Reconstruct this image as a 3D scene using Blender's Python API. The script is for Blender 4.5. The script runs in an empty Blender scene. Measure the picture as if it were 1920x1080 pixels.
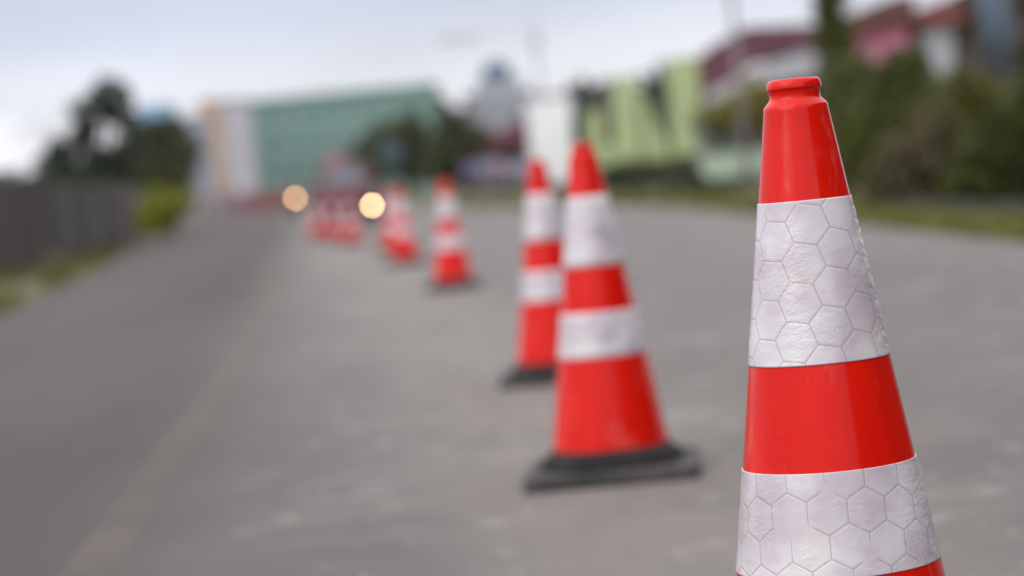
import bpy, math, random
import numpy as np
from mathutils import Vector, Matrix, noise as mnoise

random.seed(7)
rng = np.random.default_rng(11)
S = bpy.context.scene
C = S.collection
PI = math.pi
R = math.radians

# ------------------------------------------------------------------ camera
F_PX = 85.0 / 36.0 * 1920.0
CAM_Z = 0.689
PITCH, ROLL = R(2.45), R(5.6)
cam_d = bpy.data.cameras.new("camera")
cam = bpy.data.objects.new("camera", cam_d)
C.objects.link(cam)
S.camera = cam
fwd = Vector((0, math.cos(PITCH), -math.sin(PITCH)))
r0 = Vector((1, 0, 0))
u0 = Vector((0, math.sin(PITCH), math.cos(PITCH)))
cr = r0 * math.cos(ROLL) - u0 * math.sin(ROLL)
cu = r0 * math.sin(ROLL) + u0 * math.cos(ROLL)
M = Matrix((cr, cu, -fwd)).transposed().to_4x4()
M.translation = Vector((0, 0, CAM_Z))
cam.matrix_world = M
cam_d.lens = 85.0
cam_d.sensor_width = 36.0
cam_d.clip_start = 0.05
cam_d.clip_end = 3000
cam_d.dof.use_dof = True
cam_d.dof.focus_distance = 2.235
cam_d.dof.aperture_fstop = 3.5

# ------------------------------------------------------------------ world
w = bpy.data.worlds.new("World")
S.world = w
w.use_nodes = True
nt = w.node_tree
nt.nodes.clear()
wo = nt.nodes.new("ShaderNodeOutputWorld")
bg = nt.nodes.new("ShaderNodeBackground")
bg.inputs["Strength"].default_value = 0.1
sky = nt.nodes.new("ShaderNodeTexSky")
sky.sky_type = 'NISHITA'
sky.sun_disc = False
SUN_EL, SUN_AZ = R(42), R(228)
sky.sun_elevation = SUN_EL
sky.sun_rotation = SUN_AZ
tc = nt.nodes.new("ShaderNodeTexCoord")
sep = nt.nodes.new("ShaderNodeSeparateXYZ")
nt.links.new(tc.outputs["Generated"], sep.inputs[0])
ramp = nt.nodes.new("ShaderNodeValToRGB")       # overcast deck: paler at the horizon, grey-blue band, brighter overhead
cr_ = ramp.color_ramp
cr_.elements[0].position = 0.0
cr_.elements[0].color = (0.36, 0.36, 0.375, 1)
cr_.elements[1].position = 1.0
cr_.elements[1].color = (0.80, 0.81, 0.84, 1)
for p, c in ((0.030, (0.355, 0.358, 0.378)), (0.052, (0.338, 0.345, 0.378)), (0.068, (0.298, 0.312, 0.362)), (0.088, (0.262, 0.278, 0.340)), (0.12, (0.29, 0.305, 0.345)), (0.35, (0.56, 0.575, 0.61))):
    e = cr_.elements.new(p)
    e.color = (*c, 1)
nt.links.new(sep.outputs[2], ramp.inputs[0])
mapn = nt.nodes.new("ShaderNodeMapping")
mapn.inputs["Scale"].default_value = (7, 7, 24)
mapn.inputs["Location"].default_value = (0.7, 0.2, 0.4)
nt.links.new(tc.outputs["Generated"], mapn.inputs[0])
nz = nt.nodes.new("ShaderNodeTexNoise")
nz.inputs["Scale"].default_value = 1.0
nz.inputs["Detail"].default_value = 4
nt.links.new(mapn.outputs[0], nz.inputs["Vector"])
mr = nt.nodes.new("ShaderNodeMapRange")
mr.inputs[1].default_value, mr.inputs[2].default_value = 0.3, 0.7
mr.inputs[3].default_value, mr.inputs[4].default_value = 2.25, 2.75
nt.links.new(nz.outputs["Fac"], mr.inputs[0])
# a bright bank of cumulus low in the sky on the left
vd = nt.nodes.new("ShaderNodeVectorMath"); vd.operation = 'DISTANCE'
vm = nt.nodes.new("ShaderNodeVectorMath"); vm.operation = 'MULTIPLY'
vm.inputs[1].default_value = (1, 0.3, 2.2)
nt.links.new(tc.outputs["Generated"], vm.inputs[0])
nt.links.new(vm.outputs[0], vd.inputs[0])
vd.inputs[1].default_value = (-0.225, 0.3 * 0.974, 2.2 * 0.031)
lob = nt.nodes.new("ShaderNodeMapRange")
lob.interpolation_type = 'SMOOTHSTEP'
lob.inputs[1].default_value, lob.inputs[2].default_value = 0.052, 0.030
lob.inputs[3].default_value, lob.inputs[4].default_value = 0.0, 0.65
nz2 = nt.nodes.new("ShaderNodeTexNoise"); nz2.inputs["Scale"].default_value = 45; nz2.inputs["Detail"].default_value = 3
nt.links.new(vm.outputs[0], nz2.inputs["Vector"])
ml2 = nt.nodes.new("ShaderNodeMath"); ml2.operation = 'MULTIPLY_ADD'; ml2.inputs[1].default_value = 0.05
nt.links.new(nz2.outputs["Fac"], ml2.inputs[0]); nt.links.new(vd.outputs["Value"], ml2.inputs[2])
sb2 = nt.nodes.new("ShaderNodeMath"); sb2.operation = 'SUBTRACT'; sb2.inputs[1].default_value = 0.025
nt.links.new(ml2.outputs[0], sb2.inputs[0]); nt.links.new(sb2.outputs[0], lob.inputs[0])
ad = nt.nodes.new("ShaderNodeMath"); ad.operation = 'ADD'
nt.links.new(mr.outputs[0], ad.inputs[0]); nt.links.new(lob.outputs[0], ad.inputs[1])
m10 = nt.nodes.new("ShaderNodeMath"); m10.operation = 'MULTIPLY'
m10.inputs[1].default_value = 10.0
nt.links.new(ad.outputs[0], m10.inputs[0])
mx = nt.nodes.new("ShaderNodeVectorMath"); mx.operation = 'SCALE'
nt.links.new(ramp.outputs[0], mx.inputs[0]); nt.links.new(m10.outputs[0], mx.inputs["Scale"])
mix = nt.nodes.new("ShaderNodeMix"); mix.data_type = 'RGBA'
mix.inputs[0].default_value = 0.9
nt.links.new(sky.outputs[0], mix.inputs[6]); nt.links.new(mx.outputs[0], mix.inputs[7])
nt.links.new(mix.outputs[2], bg.inputs["Color"])
nt.links.new(bg.outputs[0], wo.inputs[0])

# ------------------------------------------------------------------ sun
sl = bpy.data.lights.new("sun", 'SUN')
sl.energy = 1.3
sl.angle = R(55)
sl.color = (1.0, 0.96, 0.9)
so = bpy.data.objects.new("sun", sl)
C.objects.link(so)
# Nishita sun_rotation is measured clockwise from +Y
sd = Vector((math.sin(SUN_AZ) * math.cos(SUN_EL), math.cos(SUN_AZ) * math.cos(SUN_EL), math.sin(SUN_EL)))
so.rotation_euler = (-sd).to_track_quat('-Z', 'Y').to_euler()
so.location = sd * 50
S.view_settings.view_transform = 'Standard'
S.view_settings.look = 'None'
S.view_settings.exposure = 0.0
S.view_settings.gamma = 1.0
S.view_settings.use_curve_mapping = False

# ------------------------------------------------------------------ helpers
def smooth(a, b, t):
    t = min(1, max(0, (t - a) / (b - a)))
    return t * t * (3 - 2 * t)

def gz(y):                                   # the road climbs gently in the distance
    return 0.65 * smooth(60, 150, y)

def XZ(px, py, Y):
    """world x and z of a point seen at photo pixel (px, py) standing Y metres ahead"""
    d = fwd + cr * ((px - 960) / F_PX) - cu * ((py - 540) / F_PX)
    k = Y / d.y
    return d.x * k, CAM_Z + d.z * k

def lin(c):
    return tuple(((v / 255) / 12.92 if v <= 10 else (((v / 255) + 0.055) / 1.055) ** 2.4) for v in c)

class MB:
    def __init__(s):
        s.v, s.f, s.uv = [], [], {}
    def add(s, vs, fs):
        o = len(s.v)
        s.v += [tuple(a) for a in vs]
        s.f += [tuple(i + o for i in f) for f in fs]
        return o
    def box(s, x0, y0, z0, x1, y1, z1):
        s.add([(x0, y0, z0), (x1, y0, z0), (x1, y1, z0), (x0, y1, z0), (x0, y0, z1), (x1, y0, z1), (x1, y1, z1), (x0, y1, z1)],
              [(3, 2, 1, 0), (4, 5, 6, 7), (0, 1, 5, 4), (1, 2, 6, 5), (2, 3, 7, 6), (3, 0, 4, 7)])
    def rings(s, rings, cap=True, closed=False):
        n = len(rings[0])
        vs = [p for r in rings for p in r]
        fs = []
        m = len(rings)
        for i in range(m if closed else m - 1):
            a, b = i * n, ((i + 1) % m) * n
            for j in range(n):
                k = (j + 1) % n
                fs.append((a + j, a + k, b + k, b + j))
        if cap and not closed:
            fs.append(tuple(range(n - 1, -1, -1)))
            fs.append(tuple((m - 1) * n + j for j in range(n)))
        s.add(vs, fs)
    def lathe(s, prof, n=32, c=(0, 0, 0), cap=True):
        s.rings([[(c[0] + r * math.cos(2 * PI * j / n), c[1] + r * math.sin(2 * PI * j / n), c[2] + z) for j in range(n)] for r, z in prof], cap)
    def tube(s, pts, rad, n=8):
        pts = [Vector(p) for p in pts]
        rs = []
        for i, p in enumerate(pts):
            t = (pts[min(i + 1, len(pts) - 1)] - pts[max(i - 1, 0)]).normalized()
            a = t.cross(Vector((0.31, 0.17, 0.9)) if abs(t.z) < 0.9 else Vector((1, 0, 0))).normalized()
            b = t.cross(a)
            r = rad[i] if isinstance(rad, (list, tuple)) else rad
            rs.append([p + a * (r * math.cos(2 * PI * j / n)) + b * (r * math.sin(2 * PI * j / n)) for j in range(n)])
        s.rings(rs)
    def prism_y(s, poly, y0, y1):            # outline in x,z given thickness along y
        n = len(poly)
        vs = [(x, y0, z) for x, z in poly] + [(x, y1, z) for x, z in poly]
        fs = [tuple(range(n)), tuple(range(2 * n - 1, n - 1, -1))]
        fs += [(i, i + n, (i + 1) % n + n, (i + 1) % n) for i in range(n)]
        s.add(vs, fs)
    def prism_x(s, poly, x0, x1):            # outline in y,z
        n = len(poly)
        vs = [(x0, y, z) for y, z in poly] + [(x1, y, z) for y, z in poly]
        fs = [tuple(range(n)), tuple(range(2 * n - 1, n - 1, -1))]
        fs += [(i, i + n, (i + 1) % n + n, (i + 1) % n) for i in range(n)]
        s.add(vs, fs)
    def build(s, name, mat, parent=None, sm=False, bevel=0.0, fix=True):
        me = bpy.data.meshes.new(name)
        me.from_pydata(s.v, [], s.f)
        if mat: me.materials.append(mat)
        if fix:
            import bmesh
            bm = bmesh.new(); bm.from_mesh(me)
            bmesh.ops.recalc_face_normals(bm, faces=bm.faces)
            bm.to_mesh(me); bm.free()
        if sm:
            me.polygons.foreach_set("use_smooth", [True] * len(me.polygons))
        o = bpy.data.objects.new(name, me)
        C.objects.link(o)
        if parent: o.parent = parent
        if bevel:
            b = o.modifiers.new("bevel", 'BEVEL')
            b.width = bevel; b.segments = 3; b.limit_method = 'ANGLE'; b.angle_limit = R(35)
        return o

def tag(o, label=None, cat=None, group=None, kind=None):
    if label: o["label"] = label
    if cat: o["category"] = cat
    if group: o["group"] = group
    if kind: o["kind"] = kind
    return o

def empty(name, loc, label, cat, rz=0, group=None):
    o = bpy.data.objects.new(name, None)
    o.empty_display_size = 0.1
    C.objects.link(o)
    o.location = loc
    o.rotation_euler = (0, 0, rz)
    return tag(o, label, cat, group)

def copy_tree(o, parent=None):
    c = o.copy()
    C.objects.link(c)
    if parent: c.parent = parent
    for ch in o.children: copy_tree(ch, c)
    return c

# ---- node helper
class NT:
    def __init__(s, name):
        s.m = bpy.data.materials.new(name)
        s.m.use_nodes = True
        s.t = s.m.node_tree
        s.b = s.t.nodes["Principled BSDF"]
    def n(s, ty, **kw):
        nd = s.t.nodes.new(ty)
        for k, v in kw.items(): setattr(nd, k, v)
        return nd
    def l(s, a, b): s.t.links.new(a, b)
    def put(s, sock, v):
        if isinstance(v, (int, float, tuple, list)): sock.default_value = v
        else: s.l(v, sock)
    def math(s, op, a, b=0.0, clamp=False):
        nd = s.n("ShaderNodeMath", operation=op, use_clamp=clamp)
        s.put(nd.inputs[0], a); s.put(nd.inputs[1], b)
        return nd.outputs[0]
    def noise(s, vec, scale, detail=3, rough=0.5, dist=0.0):
        nd = s.n("ShaderNodeTexNoise")
        if vec is not None: s.l(vec, nd.inputs["Vector"])
        nd.inputs["Scale"].default_value = scale
        nd.inputs["Detail"].default_value = detail
        nd.inputs["Roughness"].default_value = rough
        nd.inputs["Distortion"].default_value = dist
        return nd.outputs["Fac"]
    def rng(s, v, a, b, c=0.0, d=1.0, sm=True):
        nd = s.n("ShaderNodeMapRange")
        if sm: nd.interpolation_type = 'SMOOTHSTEP'
        s.put(nd.inputs[0], v)
        for i, x in enumerate((a, b, c, d)): nd.inputs[i + 1].default_value = x
        return nd.outputs[0]
    def mix(s, f, a, b):
        nd = s.n("ShaderNodeMix", data_type='RGBA')
        s.put(nd.inputs[0], f)
        s.put(nd.inputs[6], (*a, 1) if isinstance(a, tuple) and len(a) == 3 else a)
        s.put(nd.inputs[7], (*b, 1) if isinstance(b, tuple) and len(b) == 3 else b)
        return nd.outputs[2]
    def bump(s, h, strength, dist):
        nd = s.n("ShaderNodeBump")
        nd.inputs["Strength"].default_value = strength
        nd.inputs["Distance"].default_value = dist
        s.l(h, nd.inputs["Height"])
        s.l(nd.outputs[0], s.b.inputs["Normal"])
    def obj(s): return s.n("ShaderNodeTexCoord").outputs["Object"]
    def uv(s): return s.n("ShaderNodeTexCoord").outputs["UV"]
    def scaled(s, vec, sc):
        nd = s.n("ShaderNodeVectorMath", operation='MULTIPLY')
        s.l(vec, nd.inputs[0]); nd.inputs[1].default_value = sc
        return nd.outputs[0]

def mat(name, c1, c2=None, scale=3.0, rough=0.7, bump=0.0, spec=0.5, metal=0.0, lo=0.35, hi=0.65, vec=None):
    t = NT(name)
    o = t.obj()
    if vec: o = t.scaled(o, vec)
    c2 = c2 or tuple(v * 0.82 for v in c1)
    f = t.noise(o, scale, 5, 0.6)
    t.put(t.b.inputs["Base Color"], t.mix(t.rng(f, lo, hi), c1, c2))
    t.b.inputs["Roughness"].default_value = rough
    t.b.inputs["Specular IOR Level"].default_value = spec
    t.b.inputs["Metallic"].default_value = metal
    if bump:
        t.bump(t.noise(o, scale * 8, 4), 0.5, bump)
    return t.m

def leaf_mat(name, a, b, c):
    t = NT(name)
    g = t.n("ShaderNodeNewGeometry")
    f = t.rng(g.outputs["Random Per Island"], 0, 1, 0, 1, False)
    f2 = t.rng(t.noise(t.obj(), 1.3, 3), 0.35, 0.65)
    t.put(t.b.inputs["Base Color"], t.mix(f2, t.mix(f, a, b), t.mix(f, a, c)))
    t.b.inputs["Roughness"].default_value = 0.6
    t.b.inputs["Specular IOR Level"].default_value = 0.3
    return t.m

def emit(name, col, s):
    t = NT(name)
    t.b.inputs["Base Color"].default_value = (0.8, 0.8, 0.8, 1)
    t.b.inputs["Emission Color"].default_value = (*col, 1)
    t.b.inputs["Emission Strength"].default_value = s
    return t.m

def glass(name, c=(0.02, 0.025, 0.03)):
    return mat(name, c, c, 2, 0.08, 0, 0.6)

# ------------------------------------------------------------------ road and ground
EL = [(-60, 1.5), (-30, 0.4), (0, -2.15), (10, -3.2), (20.3, -4.4), (39, -6.5), (70, -10.9), (100, -13.5), (150, -18.9), (220, -28), (300, -40)]
ER = [(-60, 3.6), (-30, 3.6), (0, 3.4), (15.5, 3.28), (30, 3.2), (46, 2.94), (56, 2.2), (76, -1.0), (100, -4.6), (150, -13.2), (220, -21.5), (300, -33)]
def interp(tab, y):
    ys = [p[0] for p in tab]; xs = [p[1] for p in tab]
    return float(np.interp(y, ys, xs))
def edgeL(y): return sum(interp(EL, y + d) for d in (-6, -3, 0, 3, 6)) / 5
def edgeR(y): return sum(interp(ER, y + d) for d in (-6, -3, 0, 3, 6)) / 5

def ground_mat():
    t = NT("verge_soil")
    o = t.obj()
    f = t.rng(t.noise(o, 0.6, 5, 0.65), 0.35, 0.65)
    f2 = t.rng(t.noise(o, 9, 4, 0.7), 0.3, 0.7)
    g = t.mix(f2, (0.055, 0.065, 0.014), (0.10, 0.105, 0.026))
    d = t.mix(f2, (0.085, 0.065, 0.04), (0.13, 0.105, 0.07))
    t.put(t.b.inputs["Base Color"], t.mix(f, g, d))
    t.b.inputs["Roughness"].default_value = 0.95
    t.bump(t.noise(o, 20, 5), 0.8, 0.03)
    return t.m

mb = MB()
ys = [-1500, -300, -60] + list(range(-50, 160, 5)) + [170, 200, 260, 400, 700, 1500]
xs = [-1500, -400, -120, -60, -30, -15, 0, 15, 30, 60, 120, 400, 1500]
for y in ys:
    for x in xs: mb.v.append((x, y, gz(y) - 0.025))
nx = len(xs)
for i in range(len(ys) - 1):
    for j in range(nx - 1):
        a = i * nx + j
        mb.f.append((a, a + 1, a + nx + 1, a + nx))
tag(mb.build("ground", ground_mat(), sm=True), kind="structure")

def road_mat():
    t = NT("asphalt")
    o = t.obj()
    st = t.scaled(o, (1.0, 0.22, 1.0))              # wear runs along the road
    big = t.rng(t.noise(st, 0.55, 4, 0.6), 0.35, 0.68)
    mid = t.rng(t.noise(o, 2.6, 5, 0.65, 0.6), 0.38, 0.66)
    fine = t.noise(o, 90, 4, 0.75)
    grit = t.rng(t.noise(o, 260, 2, 0.6), 0.30, 0.72)
    c = t.mix(big, (0.108, 0.094, 0.090), (0.182, 0.158, 0.148))
    c = t.mix(t.math('MULTIPLY', mid, 0.40), c, (0.22, 0.188, 0.168))
    # pale dusty worn patches
    dust = t.math('MULTIPLY', t.rng(t.noise(o, 1.25, 6, 0.7, 0.4), 0.54, 0.68), t.rng(t.noise(o, 7, 4, 0.7), 0.38, 0.62))
    c = t.mix(t.math('MULTIPLY', dust, 0.8), c, (0.31, 0.29, 0.27))
    # small pale stones and scuffs
    sc = t.rng(t.noise(t.scaled(o, (1.0, 0.6, 1.0)), 11, 4, 0.7, 0.5), 0.58, 0.68)
    c = t.mix(t.math('MULTIPLY', sc, 0.75), c, (0.36, 0.335, 0.31))
    # pale strip along the cones, asphalt darker towards the left verge
    sx = t.n("ShaderNodeSeparateXYZ"); t.l(o, sx.inputs[0])
    lane = t.math('ADD', sx.outputs[0], t.math('MULTIPLY', sx.outputs[1], 0.085))
    lane = t.math('ADD', lane, t.math('MULTIPLY', t.math('SUBTRACT', t.noise(st, 1.0, 3), 0.5), 0.5))
    strip = t.math('MULTIPLY', t.rng(t.math('ABSOLUTE', t.math('SUBTRACT', lane, 0.62)), 0.75, 0.05), t.rng(t.noise(t.scaled(o, (1.0, 0.4, 1.0)), 1.7, 5, 0.7), 0.3, 0.62, 0.25, 1))
    c = t.mix(t.math('MULTIPLY', strip, 0.42), c, (0.29, 0.25, 0.22))
    dk = t.rng(lane, 0.30, -0.72)
    c = t.mix(t.math('MULTIPLY', dk, 0.95), c, (0.062, 0.047, 0.043))
    c = t.mix(t.math('MULTIPLY', grit, 0.28), c, (0.075, 0.072, 0.07))
    t.put(t.b.inputs["Base Color"], c)
    t.put(t.b.inputs["Roughness"], t.rng(big, 0, 1, 0.72, 0.9))
    t.b.inputs["Specular IOR Level"].default_value = 0.35
    h = t.math('ADD', t.math('MULTIPLY', fine, 0.7), t.math('MULTIPLY', grit, 0.5))
    t.bump(h, 0.6, 0.006)
    return t.m
mb = MB()
YY = [y for y in range(-56, 290, 3)]
K = 10
for y in YY:
    a, b = edgeL(y), edgeR(y)
    a += 0.12 * mnoise.noise(Vector((y * 0.4, 3.3, 0))); b += 0.12 * mnoise.noise(Vector((y * 0.4, 9.1, 0)))
    for k in range(K + 1):
        s = k / K
        mb.v.append((a + (b - a) * s, y, gz(y) + 0.03 * (1 - (2 * s - 1) ** 2)))
for i in range(len(YY) - 1):
    for k in range(K):
        q = i * (K + 1) + k
        mb.f.append((q, q + 1, q + K + 2, q + K + 1))
tag(mb.build("road", road_mat(), sm=True, fix=False), kind="structure")

def road_z(x, y):
    a, b = edgeL(y), edgeR(y)
    s = (x - a) / (b - a)
    return gz(y) + 0.03 * (1 - (2 * s - 1) ** 2)

# worn remains of a pale painted line
def line_mat():
    t = NT("worn_paint")
    o = t.obj()
    f = t.rng(t.noise(o, 4, 5, 0.75), 0.26, 0.60)
    f = t.math('MULTIPLY', f, t.rng(t.noise(o, 0.5, 2), 0.3, 0.6, 0.6, 1))
    t.put(t.b.inputs["Base Color"], t.mix(f, (0.20, 0.17, 0.15), (0.27, 0.225, 0.195)))
    t.put(t.b.inputs["Alpha"], t.math('MULTIPLY', f, 0.30))
    t.b.inputs["Roughness"].default_value = 0.9
    t.b.inputs["Specular IOR Level"].default_value = 0.2
    t.bump(t.noise(o, 90, 4, 0.75), 0.6, 0.004)
    return t.m
mb = MB()
tab = [(2, -0.70), (4.6, -0.86), (9.9, -1.19), (19, -1.86), (32, -3.2), (45, -4.9)]
pts = [2 + 0.6 * i for i in range(72)]
for y in pts:
    x = sum(interp(tab, y + d) for d in (-1.5, 0, 1.5)) / 3
    wv = 0.055 + 0.012 * mnoise.noise(Vector((y * 2.1, 0, 4)))
    for dx in (-wv, wv):
        mb.v.append((x + dx, y, road_z(x + dx, y) + 0.004))
for i in range(len(pts) - 1):
    mb.f.append((2 * i, 2 * i + 1, 2 * i + 3, 2 * i + 2))
tag(mb.build("road_marking", line_mat(), fix=False), kind="structure")

# grass on the verges: one mesh of blades
def grass(name, m, spots, label, hmin, hmax):
    n = len(spots)
    b = np.array(spots)
    ang = rng.uniform(0, 2 * PI, n); h = rng.uniform(hmin, hmax, n); wd = rng.uniform(0.012, 0.03, n)
    dx, dy = np.cos(ang) * wd, np.sin(ang) * wd
    lean = rng.normal(0, 0.35, (n, 2)) * h[:, None]
    v = np.zeros((n, 3, 3))
    v[:, 0] = b + np.stack([dx, dy, np.zeros(n)], 1)
    v[:, 1] = b - np.stack([dx, dy, np.zeros(n)], 1)
    v[:, 2] = b + np.stack([lean[:, 0], lean[:, 1], h], 1)
    me = bpy.data.meshes.new(name)
    me.from_pydata(v.reshape(-1, 3).tolist(), [], [(3 * i, 3 * i + 1, 3 * i + 2) for i in range(n)])
    me.materials.append(m)
    o = bpy.data.objects.new(name, me)
    C.objects.link(o)
    return tag(o, label, "grass", kind="stuff")
G1 = leaf_mat("grass_blade", (0.105, 0.115, 0.016), (0.16, 0.155, 0.028), (0.15, 0.125, 0.045))
sp = []
for i in range(26000):
    y = 12 + 78 * rng.random() ** 1.5
    e = edgeR(y)
    wdt = 2.0 if y > 30 else 1.15
    x = e + 0.05 + wdt * rng.random() ** 1.3
    sp.append((x, y, gz(y) - 0.03))
grass("verge_grass", G1, sp, "olive green grass strip along the right edge of the road", 0.05, 0.16)
sp = []
for i in range(16000):
    y = 16 + 90 * rng.random() ** 1.4
    x = edgeL(y) - 0.05 - (1.4 if y < 36 else 2.2) * rng.random() ** 1.4
    if mnoise.noise(Vector((x * 0.7, y * 0.2, 0))) < -0.1: continue
    sp.append((x, y, gz(y) - 0.03))
grass("verge_grass", G1, sp, "patchy green grass between the dark fence and the road's left edge", 0.05, 0.2)

# ------------------------------------------------------------------ traffic cones
H = 0.734
SLOPE = 0.1525
def rad_at(t): return 0.0440 + SLOPE * (t - 0.1157)
T0 = 0.1157 - 0.0440 / SLOPE
SA = SLOPE / math.sqrt(1 + SLOPE ** 2)
T_END = 0.669

def red_mat():
    t = NT("red_plastic")
    o = t.obj()
    f = t.noise(t.scaled(o, (30, 30, 5)), 1.0, 4, 0.6)
    sm_ = t.rng(t.noise(t.scaled(o, (22, 22, 8)), 1.0, 6, 0.7, 0.8), 0.54, 0.72)
    c = t.mix(t.rng(f, 0.3, 0.7), (0.69, 0.0095, 0.0035), (0.61, 0.0075, 0.0025))
    c = t.mix(t.math('MULTIPLY', sm_, 0.26), c, (0.72, 0.17, 0.14))
    drt = t.rng(t.noise(t.scaled(o, (70, 70, 3.5)), 1.0, 4, 0.6), 0.55, 0.75)
    c = t.mix(t.math('MULTIPLY', drt, 0.34), c, (0.38, 0.012, 0.008))
    scr = t.math('MULTIPLY', t.rng(t.noise(t.scaled(o, (130, 130, 420)), 1.0, 3, 0.6, 1.2), 0.66, 0.70), t.rng(t.noise(o, 14, 3, 0.6), 0.50, 0.62))
    c = t.mix(t.math('MULTIPLY', scr, 0.14), c, (0.70, 0.30, 0.26))
    speck = t.rng(t.noise(o, 420, 2, 0.5), 0.70, 0.76)
    c = t.mix(t.math('MULTIPLY', speck, 0.22), c, (0.20, 0.01, 0.01))
    t.put(t.b.inputs["Base Color"], c)
    t.put(t.b.inputs["Roughness"], t.rng(t.noise(t.scaled(o, (25, 25, 10)), 1.0, 5, 0.7), 0.3, 0.75, 0.11, 0.20))
    t.b.inputs["Specular IOR Level"].default_value = 0.25
    t.b.inputs["Subsurface Weight"].default_value = 0.0
    t.bump(t.noise(t.scaled(o, (60, 60, 25)), 1.0, 4, 0.6), 0.07, 0.001)
    return t.m

def tape_mat(name, pointy, rot, off, mark=None, crinkle=1.0):
    t = NT(name)
    uv = t.uv()
    mp = t.n("ShaderNodeMapping")
    t.l(uv, mp.inputs[0])
    mp.inputs["Rotation"].default_value = (0, 0, rot)
    mp.inputs["Location"].default_value = (*off, 0)
    s3 = math.sqrt(3)
    sx = t.n("ShaderNodeSeparateXYZ"); t.l(mp.outputs[0], sx.inputs[0])
    P = 0.0372
    u = t.math('DIVIDE', sx.outputs[0 if pointy else 1], P)
    v = t.math('DIVIDE', sx.outputs[1 if pointy else 0], P)
    def cell(du, dv):
        a = t.math('SUBTRACT', t.math('FLOORED_MODULO', t.math('ADD', u, 50 + du), 1.0), 0.5)
        b = t.math('SUBTRACT', t.math('FLOORED_MODULO', t.math('ADD', v, 50 * s3 + dv), s3), s3 / 2)
        return a, b
    a1, b1 = cell(0, 0); a2, b2 = cell(0.5, s3 / 2)
    l1 = t.math('ADD', t.math('MULTIPLY', a1, a1), t.math('MULTIPLY', b1, b1))
    l2 = t.math('ADD', t.math('MULTIPLY', a2, a2), t.math('MULTIPLY', b2, b2))
    pick = t.math('LESS_THAN', l1, l2)
    def sel(p, q):
        return t.math('ADD', t.math('MULTIPLY', p, pick), t.math('MULTIPLY', q, t.math('SUBTRACT', 1.0, pick)))
    ga, gb = t.math('ABSOLUTE', sel(a1, a2)), t.math('ABSOLUTE', sel(b1, b2))
    hd = t.math('MAXIMUM', ga, t.math('ADD', t.math('MULTIPLY', ga, 0.5), t.math('MULTIPLY', gb, s3 / 2)))
    edge = t.math('SUBTRACT', 0.5, hd)
    line = t.rng(edge, 0.021, 0.005)
    groove = t.rng(edge, 0.06, 0.0)
    keep = t.rng(t.noise(uv, 26, 2, 0.5), 0.35, 0.42)
    keep2 = t.rng(t.noise(uv, 120, 2, 0.5), 0.25, 0.45, 0.55, 1)
    line = t.math('MULTIPLY', t.math('MULTIPLY', line, keep), keep2)
    groove = t.math('MULTIPLY', groove, keep)
    tint = t.rng(t.noise(uv, 13, 2, 0.5), 0.36, 0.66)
    warm = t.rng(t.noise(uv, 9, 3, 0.6), 0.5, 0.75)
    c = t.mix(tint, (0.50, 0.435, 0.485), (0.65, 0.615, 0.635))
    c = t.mix(t.math('MULTIPLY', warm, 0.5), c, (0.68, 0.635, 0.575))
    pk = t.rng(t.noise(uv, 30, 2, 0.5), 0.50, 0.75)
    c = t.mix(t.math('MULTIPLY', pk, 0.55), c, (0.50, 0.36, 0.42))
    c = t.mix(t.math('MULTIPLY', line, 0.70), c, (0.30, 0.21, 0.24))
    if mark:
        vd = t.n("ShaderNodeVectorMath", operation='DISTANCE')
        sc = t.scaled(uv, (1, 1.9, 1))
        t.l(sc, vd.inputs[0]); vd.inputs[1].default_value = (mark[0], mark[1] * 1.9, 0)
        blot = t.rng(vd.outputs["Value"], 0.028, 0.010)
        blot = t.math('MULTIPLY', blot, t.rng(t.noise(t.scaled(uv, (1, 3, 1)), 110, 3), 0.35, 0.60))
        c = t.mix(t.math('MULTIPLY', blot, 0.85), c, (0.20, 0.19, 0.23))
    t.put(t.b.inputs["Base Color"], c)
    wr_zone = t.rng(t.noise(uv, 16, 2, 0.5), 0.48, 0.62, 0.06, 0.9)
    su = t.n("ShaderNodeSeparateXYZ"); t.l(uv, su.inputs[0])
    wr_zone = t.math('MAXIMUM', wr_zone, t.rng(su.outputs[0], 0.045, 0.085, 0.0, 1.5))
    wr = t.noise(t.scaled(uv, (1.0, 1.5, 1)), 150, 3, 0.55, 0.7)
    wr2 = t.noise(uv, 48, 3, 0.5, 0.3)
    h = t.math('ADD', t.math('MULTIPLY', t.math('MULTIPLY', wr, wr_zone), 0.45 * crinkle), t.math('MULTIPLY', wr2, 0.28 * crinkle))
    h = t.math('SUBTRACT', h, t.math('MULTIPLY', groove, 0.10))
    t.bump(h, 0.55, 0.0035)
    t.put(t.b.inputs["Roughness"], t.rng(wr2, 0.3, 0.7, 0.22, 0.36))
    t.b.inputs["Specular IOR Level"].default_value = 0.55
    t.b.inputs["Coat Weight"].default_value = 0.25
    t.b.inputs["Coat Roughness"].default_value = 0.12
    return t.m

RED = red_mat()
TAPE1 = tape_mat("reflective_tape_flat_hexagons", False, R(12), (0.004, 0.011))
TAPE2 = tape_mat("reflective_tape_upright_hexagons", True, R(1), (0.006, 0.004))
TAPE1m = tape_mat("reflective_tape_marked_upper", False, R(4), (0.01, 0.0), (0.014, -(0.195 - T0) * 1.0115), 0.5)
TAPE2m = tape_mat("reflective_tape_marked_lower", True, R(3), (0.0, 0.01), (0.018, -(0.42 - T0) * 1.0115), 0.5)
RUB_SHADED = mat("shaded_collar_rubber", (0.013, 0.012, 0.012), (0.024, 0.022, 0.022), 14, 0.8, 0.002, 0.2)  # collar's shading put in as a darker copy of the foot rubber
RUB = mat("black_rubber", (0.030, 0.028, 0.028), (0.070, 0.064, 0.062), 14, 0.75, 0.002, 0.3)

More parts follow.
